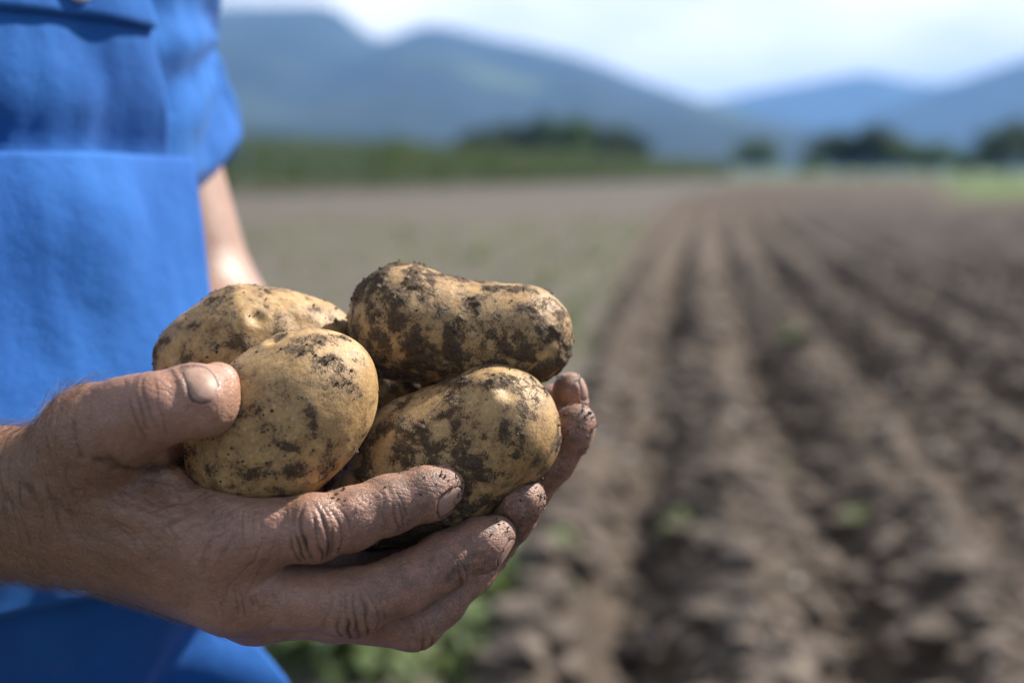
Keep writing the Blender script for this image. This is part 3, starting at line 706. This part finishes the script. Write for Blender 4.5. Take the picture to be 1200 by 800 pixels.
# left hand (behind and below, its fingers curl up round the right end of the potatoes)
L_SH, L_EL, L_WR = P(104, -55, .866), P(240, 385, .856), P(405, 648, .60)
LP_ = [(512, 664, .468, 12), (548, 655, .466, 10.4), (574, 636, .456, 9.6), (596, 609, .446, 9.2), (613, 585, .440, 8.4)]
LR_ = [(535, 650, .480, 12), (582, 612, .479, 10.4), (618, 574, .473, 9.4), (648, 538, .468, 9.0), (669, 506, .464, 8.5), (676, 495, .463, 7.6)]
LM_ = [(550, 632, .497, 12), (606, 585, .500, 10.5), (646, 535, .492, 9.5), (664, 490, .484, 8.8), (668, 457, .478, 7.4)]
LI_ = [(545, 610, .512, 12), (600, 560, .52, 10), (640, 505, .51, 9.2), (648, 470, .505, 7.5)]
def build_left(f):
    add = f.add
    add(capsule(L_SH, L_EL, .046, .0385), 0); add(ball(L_EL, .036), .01)
    add(capsule(L_EL, L_WR, .041, .026), .02); add(capsule(L_EL + (L_WR - L_EL) * .25, L_WR, .038, .025), .02)
    w = [L_WR + VU * .008, L_WR - VU * .008]
    for i in range(3):
        a, b = Pr((LP_, LR_, LM_, LI_)[i][0]), Pr((LP_, LR_, LM_, LI_)[i + 1][0])
        add(tri(L_WR, a, b, .0125), .012)
    base = f.v.copy()
    finger(f, base, LP_, .007, [ball(P(610, 590, .439), .0086)]); finger(f, base, LR_, .007, [ball(P(671, 505, .464), .0082)]); finger(f, base, LM_, .007); finger(f, base, LI_, .007)
    finger(f, base, [(470, 560, .54, 15), (520, 520, .545, 12), (560, 490, .54, 10), (580, 470, .535, 8)], .01)      # thumb, hidden behind
    for p in POTS: f.carve(pot_prims(p), .0012, .0001, KP)
    f.carve(chain_prims(MIDDLE) + chain_prims(RING), .001, .0002)
def body_rest(f):
    add = f.add
    add(capsule(B(0, -.02, 1.45), B(0, .0, 1.58), .062, .058), 0); add(ellip(B(0, 0, 1.70), [LF, FW, [0, 0, 1]], [.076, .097, .105]), .03)
    add(ellip(B(0, .035, 1.63), [LF, FW, [0, 0, 1]], [.055, .062, .075]), .03); add(capsule(B(0, .095, 1.69), B(0, .118, 1.65), .010, .014), .012)
    for s in (-1, 1):
        add(ellip(B(s * .077, -.005, 1.675), [LF, FW, [0, 0, 1]], [.010, .02, .032]), .006)
        add(capsule(B(s * .012, .086, 1.715), B(s * .05, .076, 1.715), .010, .010), .012)
        add(ball(B(s * .032, .078, 1.693), .012), .004)
    add(capsule(B(-.022, .094, 1.612), B(.022, .094, 1.612), .007, .007), .006); f.carve([capsule(B(-.022, .103, 1.611), B(.022, .103, 1.611), .002, .002)], .002)
    add(tri(B(-.15, -.02, 1.40), B(.15, -.02, 1.40), B(0, -.02, 1.0), .09), .03)
    add(capsule(B(-.17, -.03, 1.41), B(-.20, .03, 1.17), .046, .040), .02); add(capsule(B(-.20, .03, 1.17), E_R, .042, .043), .02)

JOINTS = []   # wrinkle sets: centre, finger axis, dorsal direction, radius, [(offset mm, depth mm, width mm)], spread
def joint(a, b, c, dors, offs, ang=1.25):
    A, Bp, Cc = Pr(a), Pr(b), Pr(c); JOINTS.append((Bp, unit(Cc - A), unit(dors), b[3] * MM, offs, ang))
toC = -VF
joint(INDEX[0], INDEX[2], INDEX[4], cdir(0, -.25, -1), [(-9, .30, .5), (-6.8, .40, .55), (-4.6, .50, .6), (-2.0, .75, .75), (1.2, .60, .6), (3.4, .85, .8), (5.8, .42, .55), (8.6, .40, .5), (11, .25, .45)])
joint(INDEX[2], INDEX[4], INDEX[6], cdir(0, -.25, -1), [(-3.2, .28, .45), (-1.2, .36, .5), (1.0, .30, .45), (3.0, .22, .4)])
joint(MIDDLE[0], MIDDLE[2], MIDDLE[4], cdir(-.15, -.6, -1), [(-8, .35, .5), (-5.4, .45, .6), (-2.4, .60, .65), (.6, .50, .6), (3.2, .65, .65), (6, .4, .55), (9, .3, .5)])
joint(MIDDLE[2], MIDDLE[4], MIDDLE[6], cdir(0, -.6, -1), [(-2.4, .3, .45), (0, .42, .5), (2.2, .3, .45)])
joint(THUMB[1], THUMB[2], THUMB[3], cdir(-.1, .25, -1), [(-6, .22, .55), (-3.2, .30, .6), (-.6, .26, .6), (2.2, .34, .6), (4.8, .24, .5)], 1.3)
joint(RING[0], RING[2], RING[4], cdir(0, -.8, -1), [(-3, .3, .6), (0, .4, .6), (3, .3, .6)])
joint(LP_[1], LP_[3], LP_[4], cdir(.6, -.6, -.5), [(-2, .2, .4), (0, .3, .5)])
joint(LR_[1], LR_[3], LR_[5], cdir(1, -.4, -.3), [(-2, .3, .5), (0, .4, .5), (2, .3, .4)])
FOLDS = [  # the deepest skin folds of the thumb web as photo polylines at their depth: (points, depth mm, width mm)
    ([(122, 536, .39), (150, 547, .39), (180, 550, .395), (214, 545, .40)], .9, 1.5), ([(168, 562, .395), (196, 569, .395), (226, 570, .41)], .4, .7),
    ([(185, 585, .395), (206, 589, .395), (232, 583, .40), (250, 572, .41)], .45, .7), ([(92, 494, .385), (94, 512, .386), (104, 534, .388)], .5, .9)]
def ridges(V, along, across, fa, fc, seed):
    """Long thin wrinkles running along one direction: 1 in a wrinkle, 0 between."""
    w = .0022 * np.stack([vnoise(V * 70, seed), vnoise(V * 70, seed + 1), vnoise(V * 70, seed + 2)], 1); Vw = V + w
    third = np.cross(along, across)
    n = vnoise(np.stack([Vw @ along * fa, Vw @ across * fc, Vw @ third * fc * .35], 1), seed + 5)
    return sstep(.26, .0, np.abs(n)) * np.clip(.55 + .8 * vnoise(V * 120, seed + 8), 0, 1)
NAILS = []    # centre on the skin is found by a ray: (origin pixel+depth, length dir, dorsal dir, length mm, width mm)
def nail(c, along, dors, L, Wd): NAILS.append((P(*c), unit(along), unit(dors), L * MM, Wd * MM))
nail((215, 456, .387), cdir(.76, .02, .64), cdir(-.56, .02, -.82), 11.0, 13.6)
nail((522, 581, .415), cdir(.90, .30, .25), cdir(.16, -.48, -.86), 11.5, 10.8)
nail((588, 642, .430), cdir(.86, .46, .25), cdir(.34, -.56, -.76), 10.5, 10.0)
nail((626, 600, .440), cdir(.45, .85, -.1), cdir(.80, -.52, -.25), 8.5, 8.0)
nail((688, 512, .463), cdir(.42, .90, -.08), cdir(.90, -.28, -.40), 9.5, 9.5)
nail((678, 455, .478), cdir(.0, 1.0, -.06), cdir(.86, .05, -.55), 9.5, 9.5)

def skin_detail(V, Q):
    N = vnormals(V, Q); crease = np.zeros(len(V)); disp = np.zeros(len(V)); red = np.zeros(len(V)); dirt = np.zeros(len(V))
    px_n = vnoise(V * 260, 5); n_lo = fbm(V * 60, 2, 9)
    for c, ax, dr, r, offs, ang in JOINTS:
        rel = V - c; k = np.where(np.linalg.norm(rel, axis=1) < r + .018)[0]
        if not len(k): continue
        rel = rel[k]; u = rel @ ax; w = rel - u[:, None] * ax; w /= np.linalg.norm(w, axis=1)[:, None] + 1e-9
        drp = unit(dr - (dr @ ax) * ax); cosd = np.clip(w @ drp, -1, 1); th = np.arccos(cosd); m = sstep(ang, ang * .45, th) * sstep(r + .018, r + .010, np.linalg.norm(V[k] - c, axis=1))
        sd_ = np.sign(np.cross(drp, w) @ ax) * th
        for j, (o, dp, wd) in enumerate(offs):
            uo = o * MM * (1 + .25 * np.cos(2.2 * sd_)) + .0011 * vnoise(np.stack([sd_ * 1.7 + j * 5, u * 0 + j, u * 0], 1), 3) + .0004 * px_n[k]
            amp = np.clip(.75 + .6 * vnoise(np.stack([sd_ * 2.3 + 9 * j, 0 * u, 0 * u], 1), 7), .15, 1.3)
            e = np.exp(-((u - uo) / (wd * MM)) ** 2) * m * amp
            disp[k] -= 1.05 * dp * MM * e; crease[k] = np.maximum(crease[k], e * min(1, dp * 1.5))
        red[k] = np.maximum(red[k], m * .7)
    for pts, dp, wd in FOLDS:
        Wp = [np.array(p_, float) for p_ in pts]
        # distance measured across the skin: project skin and fold along the view axis at the fold's depth
        pp = np.array([P(*p_) for p_ in Wp]); best = np.full(len(V), 1.0); wide = np.where((np.abs(V - pp.mean(0)) < .06).all(1))[0]
        if not len(wide): continue
        Vx = np.stack([V[wide] @ VR, V[wide] @ VU], 1) + .0008 * np.stack([vnoise(V[wide] * 300, 1), vnoise(V[wide] * 300, 2)], 1)
        dd = np.full(len(wide), 1.0)
        for a, b in zip(pp[:-1], pp[1:]):
            a2, b2 = np.array([a @ VR, a @ VU]), np.array([b @ VR, b @ VU]); e = b2 - a2; t = np.clip(((Vx - a2) @ e) / (e @ e), 0, 1); dd = np.minimum(dd, np.linalg.norm(Vx - a2 - t[:, None] * e, axis=1))
        front = (N[wide] @ VF) < 0.1
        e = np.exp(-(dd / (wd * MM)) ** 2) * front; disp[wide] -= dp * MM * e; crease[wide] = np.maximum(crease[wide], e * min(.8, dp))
    for c, al, dr, L, Wd in NAILS:
        rel = V - c; k = np.where(np.linalg.norm(rel, axis=1) < .016)[0]
        if not len(k): continue
        dr = unit(dr - (dr @ al) * al); sdv = np.cross(dr, al); u = (rel[k] @ al) / (L / 2); v = (rel[k] @ sdv) / (Wd / 2); up = sstep(-.2, .4, N[k] @ dr)
        rho = (np.abs(u) ** 3 + np.abs(v) ** 3) ** (1 / 3.)
        disp[k] -= .00055 * sstep(1.12, .92, rho) * up; disp[k] += .00050 * np.exp(-((rho - 1.22) / .16) ** 2) * up * sstep(.7, .1, u)
        crease[k] = np.maximum(crease[k], .8 * np.exp(-((rho - 1.05) / .07) ** 2) * up)
    disp += .00022 * fbm(V * 230, 3, 15) + .0004 * fbm(V * 75, 2, 18)
    if V[:, 0].min() < -.1:
        X2, U2 = V @ VR, V @ VU
        def zone(px, py, rx, ry):
            c_ = P(px, py, .395); return np.exp(-((X2 - c_ @ VR) / (rx * .0003)) ** 2 - ((U2 - c_ @ VU) / (ry * .0003)) ** 2)
        for al_, ac_, fa, fc, sd_, zn, dp in (
            (cdir(-.12, 1, 0), cdir(1, .12, 0), 32, 300, 61, np.maximum(zone(20, 575, 75, 110), zone(-80, 590, 90, 110)), .00036), (cdir(-.2, 1, 0), cdir(1, .2, 0), 50, 620, 65, np.maximum(zone(50, 560, 75, 110), zone(-40, 590, 90, 110)), .00024),
            (cdir(.97, .25, 0), cdir(-.25, .97, 0), 38, 330, 71, zone(215, 590, 55, 36), .00036), (cdir(.9, .42, 0), cdir(-.42, .9, 0), 60, 620, 75, zone(225, 600, 90, 60), .00022), (cdir(.75, -.66, 0), cdir(.66, .75, 0), 60, 600, 78, zone(190, 610, 110, 70), .00020), (cdir(.9, -.45, 0), cdir(.45, .9, 0), 40, 380, 81, zone(160, 600, 80, 60), .00018),
            (cdir(.35, .93, 0), cdir(.93, -.35, 0), 45, 420, 91, zone(285, 650, 60, 60), .00020), (cdir(-.1, 1, 0), cdir(1, .1, 0), 45, 420, 101, np.maximum(zone(275, 705, 60, 30), .7 * zone(300, 610, 60, 30)), .00024),
            (cdir(.2, 1, 0), cdir(1, -.2, 0), 60, 450, 111, zone(140, 500, 50, 45), .00014)):
            e = ridges(V, al_, ac_, fa, fc, sd_) * zn; disp -= 2.0 * dp * e; crease = np.maximum(crease, e * min(.85, dp / .00034 * .85))
    fin = (V[:, 0] - P(560, 600, .41)[0]) ; d_tip = sstep(P(300, 600, .41)[0], P(540, 600, .41)[0], V[:, 0])
    dirt = np.clip(.12 + .75 * d_tip + .55 * n_lo * d_tip + .2 * n_lo, 0, 1)
    red = np.maximum(red, .5 * sstep(P(430, 0, .42)[0], P(540, 0, .42)[0], V[:, 0]))
    return V + N * disp[:, None], N, crease, dirt, red

def nails_from(V, Q):
    bv = BVHTree.FromPolygons(V.tolist(), Q.tolist())
    for c, al, dr, L, Wd in NAILS:
        dr = unit(dr - (dr @ al) * al); sdv = np.cross(dr, al); n = 17; VV, E = [], []
        ok = True
        for i in range(n):
            for j in range(n):
                u = -1 + 2 * i / (n - 1); v = -1 + 2 * j / (n - 1)
                s_ = (np.abs(u) ** 3 + np.abs(v) ** 3) ** (1 / 3.) + 1e-9; k_ = max(abs(u), abs(v)) / s_; uu, vv = u * k_, v * k_
                o = c + al * uu * L / 2 + sdv * vv * Wd / 2
                hit = bv.ray_cast(Vector(o + dr * .012), Vector(-dr), .03)
                h = np.array(hit[0]) if hit[0] is not None else None
                VV.append((o, h, uu, vv))
        hs = np.array([((h - o) @ dr) if h is not None else np.nan for o, h, _, _ in VV]); uu = np.array([x[2] for x in VV]); vv = np.array([x[3] for x in VV])
        good = ~np.isnan(hs) & (hs > -.006)
        A = np.stack([np.ones_like(uu), uu, vv, vv ** 2, uu ** 2, uu * vv], 1); co, *_ = np.linalg.lstsq(A[good], hs[good], rcond=None)
        hgt = A @ co; rho = (np.abs(uu) ** 3 + np.abs(vv) ** 3) ** (1 / 3.)
        hgt = hgt + .00055 - .0007 * sstep(.80, 1.0, rho) * sstep(.95, .5, uu) + .00015 * sstep(.5, 1, uu)
        top = np.array([x[0] for x in VV]) + dr * hgt[:, None]; bot = top - dr * .0007
        ii = np.arange(n * n).reshape(n, n); q1 = np.stack([ii[:-1, :-1].ravel(), ii[1:, :-1].ravel(), ii[1:, 1:].ravel(), ii[:-1, 1:].ravel()], 1)
        ring = np.concatenate([ii[0, :-1], ii[:-1, -1], ii[-1, :0:-1], ii[:0:-1, 0]]); m_ = n * n
        side = np.stack([ring, np.roll(ring, -1), np.roll(ring, -1) + m_, ring + m_], 1)
        edge = np.clip(sstep(.86, 1.0, rho) * .9 + sstep(.80, .97, uu) * .5, 0, 1)
        mesh_obj("fingernail", shift(np.concatenate([top, bot]), person), np.concatenate([q1, q1[:, ::-1] + m_, side]), M_NAIL, person, attrs={'edge': np.concatenate([edge, edge])})

# hi-res right hand and wrist, left forearm and hand, the rest coarser
X_CUT = -0.245
fr = Field([X_CUT, .45, .93], [.03, .66, 1.17], .00058); build_right(fr); VR_, QR_ = fr.mesh(); del fr
VR_ = relax(VR_, QR_, 3, .5); VR_, NR_, cr1, di1, re1 = skin_detail(VR_, QR_)
fl = Field([-.36, .53, .94], [.06, 1.10, 1.50], .0013); build_left(fl); VL0, QL0 = fl.mesh()
fl2 = Field([-.06, .56, .98], [.05, .72, 1.14], .0007); build_left(fl2); VL_, QL_ = fl2.mesh(); del fl2
# keep the coarse left arm only outside the fine block
m_in = ((VL0 > np.array([-.058, .562, .982])) & (VL0 < np.array([.048, .718, 1.138]))).all(1); QL0 = QL0[~m_in[QL0].all(1)]; del fl
VL0 = relax(VL0, QL0, 2); VL_ = relax(VL_, QL_, 3); VL_, NL_, cr2, di2, re2 = skin_detail(VL_, QL_)
fb = Field([-.80, .45, .95], [-.02, 1.17, 1.84], .0045); body_rest(fb); build_right(fb); VB, QB = fb.mesh(); del fb
m_in = VB[:, 0] > X_CUT - .002
hand_zone = m_in & (VB[:, 1] < .68) & (VB[:, 2] < 1.2); QB = QB[~hand_zone[QB].all(1)]
nails_from(np.concatenate([VR_, VL_]), np.concatenate([QR_, QL_ + len(VR_)]))
AV = np.concatenate([VR_, VL_, VL0, VB]); AQ = np.concatenate([QR_, QL_ + len(VR_), QL0 + len(VR_) + len(VL_), QB + len(VR_) + len(VL_) + len(VL0)])
zz = lambda n, v=0.0: np.full(n, v); nr = len(VL0) + len(VB)
use = np.zeros(len(AV), bool); use[AQ.ravel()] = True; remap = np.cumsum(use) - 1
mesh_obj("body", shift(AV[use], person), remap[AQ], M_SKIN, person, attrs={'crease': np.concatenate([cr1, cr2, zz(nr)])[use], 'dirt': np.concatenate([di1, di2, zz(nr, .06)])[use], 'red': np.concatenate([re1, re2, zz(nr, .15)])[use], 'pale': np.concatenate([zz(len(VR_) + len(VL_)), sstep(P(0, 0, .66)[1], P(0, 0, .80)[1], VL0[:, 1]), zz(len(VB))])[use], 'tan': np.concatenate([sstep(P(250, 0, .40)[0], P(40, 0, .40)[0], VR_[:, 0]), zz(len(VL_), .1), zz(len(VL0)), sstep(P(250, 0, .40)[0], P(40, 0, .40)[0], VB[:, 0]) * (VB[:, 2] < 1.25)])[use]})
def arm_hair():
    r = np.random.default_rng(4); pxl = 600 + VR_[:, 0] / .554 * FPX
    n_f = NR_ @ VF; zr = (VR_[:, 2] - VR_[:, 2].min())
    w = sstep(285, 90, pxl) * sstep(.75, .1, n_f) + 1e-9
    up = np.einsum('ij,j->i', VR_ - P(130, 480, .39), VU); w *= np.where((pxl > 105) & (up > -.014), .05, 1.0)
    n = 4600; k = r.choice(len(VR_), n, p=w / w.sum()); p0 = VR_[k]; nn = NR_[k]
    flow = cdir(.75, -.55, 0)[None] + .35 * r.normal(size=(n, 3)); flow -= (flow * nn).sum(1)[:, None] * nn; flow /= np.linalg.norm(flow, axis=1)[:, None]
    L = (.005 + .008 * r.random(n))[:, None] * sstep(360, 80, pxl[k])[:, None] ; side = np.cross(nn, flow); V = []; T = [0, .35, .7, 1.0]
    bend = .4 * r.normal(size=(n, 1))
    for t in T:
        ce = p0 + flow * L * t + nn * L * (.42 * t * (1.25 - .75 * t)) + side * L * bend * t * t
        wd = .000046 * (1.15 - t)
        for a in (0, 2.094, 4.188): V.append(ce + (math.cos(a) * side + math.sin(a) * nn) * wd)
    V = np.stack(V, 1); F = []
    for s in range(3):
        for j in range(3): F.append([s * 3 + j, s * 3 + (j + 1) % 3, s * 3 + 3 + (j + 1) % 3, s * 3 + 3 + j])
    o = mesh_obj("arm_hair", shift(V.reshape(-1, 3), person), (np.array(F)[None] + 12 * np.arange(n)[:, None, None]).reshape(-1, 4), M_HAIR, person); o['kind'] = 'stuff'
arm_hair()
def hand_crumbs():
    r = np.random.default_rng(9); oc = np.array([(1, 0, 0), (0, 1, 0), (-1, 0, 0), (0, -1, 0), (0, 0, 1), (0, 0, -1.)]); of = np.array([(0, 1, 4), (1, 2, 4), (2, 3, 4), (3, 0, 4), (1, 0, 5), (2, 1, 5), (3, 2, 5), (0, 3, 5)])
    V = np.concatenate([VR_, VL_]); Nn = np.concatenate([NR_, NL_]); w = np.zeros(len(V))
    for c, rad, a in ((P(684, 486, .46), .008, 1.0), (P(628, 578, .436), .008, 1.0), (P(672, 444, .475), .006, .4), (P(535, 560, .413), .009, .8), (P(400, 582, .40), .012, .25), (P(590, 612, .428), .009, .3), (P(250, 500, .395), .010, .15)):
        w += a * np.exp(-(np.linalg.norm(V - c, axis=1) / rad) ** 2)
    n = 700; k = r.choice(len(V), n, p=w / w.sum()); s = .00012 + .00055 * r.random(n) ** 3
    CV = oc[None] * (1 + .35 * r.normal(size=(n, 6, 1))) * s[:, None, None] + (V[k] + Nn[k] * s[:, None] * .4)[:, None, :]
    o = mesh_obj("soil_crumbs", shift(CV.reshape(-1, 3), person), (of[None] + 6 * np.arange(n)[:, None, None]).reshape(-1, 3), M_CRUMB, person, smooth=False); o['kind'] = 'stuff'
hand_crumbs()

# clothing
def shirt():
    f = Field([-.80, .48, .90], [-.06, 1.22, 1.56], .004); add = f.add
    add(tri(B(-.10, -.01, 1.37), B(.10, -.01, 1.37), B(-.085, 0, .98), .118), 0); add(tri(B(.10, -.01, 1.37), B(.085, 0, .98), B(-.085, 0, .98), .118), .03)
    add(capsule(B(-.10, -.03, 1.43), B(.10, -.03, 1.43), .07, .07), .04); add(capsule(B(0, -.03, 1.45), B(0, -.01, 1.53), .072, .066), .03)
    ldir = unit(L_EL - L_SH); cuff = L_SH + ldir * .165
    add(capsule(B(.11, -.03, 1.41), L_SH, .062, .058), .04); add(capsule(L_SH, cuff + ldir * .05, .057, .062), .03)
    rs, re = B(-.17, -.03, 1.41), B(-.20, .03, 1.17); rd = unit(re - rs)
    add(capsule(B(-.12, -.03, 1.41), rs, .066, .064), .04); add(capsule(rs, rs + rd * .15, .064, .064), .03)
    G = f.grid((slice(None),) * 3)
    def cut(c, nrm, within):
        d = (G[0] - c[0]) * nrm[0] + (G[1] - c[1]) * nrm[1] + (G[2] - c[2]) * nrm[2]
        far = np.sqrt((G[0] - c[0]) ** 2 + (G[1] - c[1]) ** 2 + (G[2] - c[2]) ** 2) < within
        f.v[:] = np.where(far, np.maximum(f.v, d), f.v)
    cut(P(262, 188, .856), unit(ldir + cdir(.55, .1, .2) * .75), .16); cut(rs + rd * .14, rd, .10)
    f.carve([capsule(L_SH + ldir * .125, L_EL, .050, .052)], .003); f.carve([capsule(rs + rd * .125, re, .050, .052)], .003)
    V, Q = f.mesh(); V = relax(V, Q, 3); N = vnormals(V, Q)
    # folds: pulled from the armpit, and along the sleeve
    r1 = V - B(.15, .05, 1.30); ang = np.arctan2(r1 @ FW, r1[:, 2]); rad = np.linalg.norm(r1, axis=1)
    d = .0035 * np.sin(ang * 9 + 3 * fbm(V * 9, 2, 4)) * np.exp(-(rad / .13) ** 2) + .005 * fbm(np.stack([V @ LF * 16, V @ FW * 16, V[:, 2] * 7], 1), 3, 8)
    d += .0015 * fbm(V * 60, 2, 12)
    mesh_obj("shirt", shift(V + N * d[:, None], person), Q, M_SHIRT, person)
shirt()
def front_b(a, z):
    """How far the apron front stands before the body axis, at a sideways and height z."""
    prof = np.interp(z, [.45, .75, .87, .91, .945, .98, 1.01, 1.045, 1.09, 1.16, 1.23, 1.30, 1.42], [.22, .185, .142, .130, .148, .176, .190, .192, .182, .164, .142, .137, .118])
    half = np.interp(z, [.45, .92, 1.08, 1.42], [.30, .265, .24, .225])
    return prof * np.sqrt(np.clip(1 - (a / half) ** 2, .02, 1)) 
def sheet(name, zt, zb, edge, off, nfold, parent, m, thick=.0018, n=90, mz=120, amin=None):
    T = np.linspace(0, 1, mz); U = np.linspace(-1, 1, n); VV = []
    for t in T:
        z = zt + (zb - zt) * t
        for u in U:
            a = edge(z) * u; VV.append((a, front_b(np.array(a), np.array(z)) + off(a, z), z))
    VV = np.array(VV); a, b, z = VV.T
    pts = np.stack([a * 14, b * 0, z * 9], 1); b = b + nfold * fbm(pts, 3, 31)
    b = b + .085 * sstep(.045, .125, a) * sstep(.985, .930, z)
    lo = sstep(1.06, .90, z); b = b + lo * .020 * np.sin(a * 46 + 2.0 * fbm(np.stack([a * 5, z * 3, 0 * a], 1), 2, 6)) + lo * .010 * fbm(np.stack([a * 24, z * 7, 0 * a], 1), 2, 8)
    V = C0 + a[:, None] * LF + b[:, None] * FW; V[:, 2] = z + .004 * fbm(pts * .5, 2, 77) * sstep(0, 1, 1)
    ii = np.arange(mz * n).reshape(mz, n); Q = np.stack([ii[:-1, :-1].ravel(), ii[1:, :-1].ravel(), ii[1:, 1:].ravel(), ii[:-1, 1:].ravel()], 1)
    o = mesh_obj(name, shift(V, person), Q, m, parent); md = o.modifiers.new("thickness", 'SOLIDIFY'); md.thickness = thick; md.offset = 0
    return o, V
def bib_edge(z): return float(np.interp(z, [.45, .92, 1.05, 1.15, 1.23, 1.27, 1.32, 1.42], [.17, .122, .108, .099, .105, .092, .072, .058]))
def bib_off(a, z):
    # cloth sinks in behind the pocket's upper edge
    return .012 - .012 * math.exp(-((z - 1.227) / .020) ** 2)
apron, _ = sheet("apron", 1.3235, .50, bib_edge, bib_off, .010, person, M_APRON)
hem, _ = sheet("hem", 1.3245, 1.295, lambda z: bib_edge(z) + .002, lambda a, z: bib_off(a, z) + .0030, .010, apron, M_APRON, .003, 60, 8)
pocket, VPk = sheet("pocket", 1.2285, 1.02, lambda z: bib_edge(z) - .004, lambda a, z: .020 + .006 * math.exp(-((z - 1.20) / .03) ** 2), .010, apron, M_APRON, .0022, 70, 60)
def disc(c, n, r, th, name, m, parent):
    u = unit(np.cross(n, [0, 0, 1.0])); v = np.cross(n, u); V, F = [], []; k = 20
    prof = [(0.0, th), (r * .55, th * .8), (r * .8, th * 1.1), (r, th * .6), (r, 0)]
    V.append(c + n * th * .8)
    for rr, hh in prof[1:]:
        for i in range(k): V.append(c + n * hh + rr * (math.cos(6.2832 * i / k) * u + math.sin(6.2832 * i / k) * v))
    F += [[0, 1 + i, 1 + (i + 1) % k] for i in range(k)]
    for s in range(3): F += [[1 + s * k + i, 1 + (s + 1) * k + i, 1 + (s + 1) * k + (i + 1) % k, 1 + s * k + (i + 1) % k] for i in range(k)]
    return mesh_obj(name, shift(np.array(V), person), F, m, parent)
bz = 1.312; ba = .030; bb = float(front_b(np.array(ba), np.array(bz))) + .021
disc(B(ba, bb, bz), FW, .0095, .003, "button", M_BUTTON, apron)
# straps over the shoulders
for s in (-1, 1):
    pts = [B(s * .062, float(front_b(np.array(.062), np.array(1.33))) + .016, 1.33), B(s * .075, .118, 1.40), B(s * .085, .07, 1.475), B(s * .085, -.02, 1.515), B(s * .07, -.10, 1.46), B(s * .05, -.135, 1.34), B(s * .1, -.13, 1.1)]
    V = []
    for i, p_ in enumerate(pts):
        w = LF * .018; V += [p_ - w, p_ + w]
    o = mesh_obj("strap", shift(np.array(V), person), [[2 * i, 2 * i + 1, 2 * i + 3, 2 * i + 2] for i in range(len(pts) - 1)], M_APRON, apron); md = o.modifiers.new("t", 'SOLIDIFY'); md.thickness = .003
def legs():
    f = Field([-.70, .50, .05], [-.02, 1.22, 1.06], .006)
    f.add(tri(B(-.09, -.01, .98), B(.09, -.01, .98), B(0, -.01, .88), .115), 0)
    for s in (-1, 1):
        f.add(capsule(B(s * .095, 0, .90), B(s * .10, .02, .50), .095, .066), .03); f.add(capsule(B(s * .10, .02, .50), B(s * .10, -.02, .10), .068, .062), .03)
    V, Q = f.mesh(); V = relax(V, Q, 2); N = vnormals(V, Q); V = V + N * (.006 * fbm(V * 14, 3, 3))[:, None]
    mesh_obj("trousers", shift(V, person), Q, M_TROUSERS, person)
    for s in (-1, 1):
        f = Field(np.minimum(B(s * .10 - .1, -.12, -.02), B(s * .10 + .1, .25, -.02)) - [.1, .1, 0], np.maximum(B(s * .10 - .1, -.12, .25), B(s * .10 + .1, .25, .25)) + [.1, .1, 0], .005)
        f.add(capsule(B(s * .10, -.02, .20), B(s * .10, -.03, .05), .056, .046), 0); f.add(capsule(B(s * .10, -.04, .045), B(s * .11, .17, .035), .043, .034), .02)
        V, Q = f.mesh(); V = relax(V, Q, 2); V[:, 2] = np.maximum(V[:, 2], -.012); mesh_obj("boot", shift(V, person), Q, M_BOOT, person)
legs()
def head_hair():
    f = Field(B(0, 0, 1.58) - .16, B(0, 0, 1.58) + np.array([.16, .16, .27]), .004)
    f.add(ellip(B(0, -.008, 1.708), [LF, FW, [0, 0, 1]], [.083, .102, .108]), 0)
    f.carve([ellip(B(0, .09, 1.64), [LF, FW, [0, 0, 1]], [.09, .09, .10])], .01); f.carve([capsule(B(0, .0, 1.55), B(0, .0, 1.60), .12, .075)], .01)
    V, Q = f.mesh(); N = vnormals(V, Q); V = V + N * (.003 * fbm(V * np.array([70, 70, 20]), 3, 2))[:, None]; mesh_obj("hair", shift(V, person), Q, M_HAIR, person)
head_hair()

# ------------------------------------------------------------------ haze
hm = bpy.data.materials.new("haze"); hm.use_nodes = True; t = hm.node_tree; t.nodes.clear()
pv = t.nodes.new('ShaderNodeVolumePrincipled'); pv.inputs['Color'].default_value = (0.23, 0.49, 1.0, 1); pv.inputs['Density'].default_value = 1.35e-4; pv.inputs['Anisotropy'].default_value = 0.0
om = t.nodes.new('ShaderNodeOutputMaterial'); t.links.new(pv.outputs[0], om.inputs['Volume'])
x0, x1, y0, y1, z0, z1 = -9500, 9600, -3700, 10700, -12.0, 560.0
HV = np.array([(x, y, z) for z in (z0, z1) for y in (y0, y1) for x in (x0, x1)], float)
hz = mesh_obj("haze", HV, [[0, 2, 3, 1], [4, 5, 7, 6], [0, 1, 5, 4], [2, 6, 7, 3], [0, 4, 6, 2], [1, 3, 7, 5]], hm, smooth=False); tag(hz, "pale blue haze in the valley air", kind='stuff')
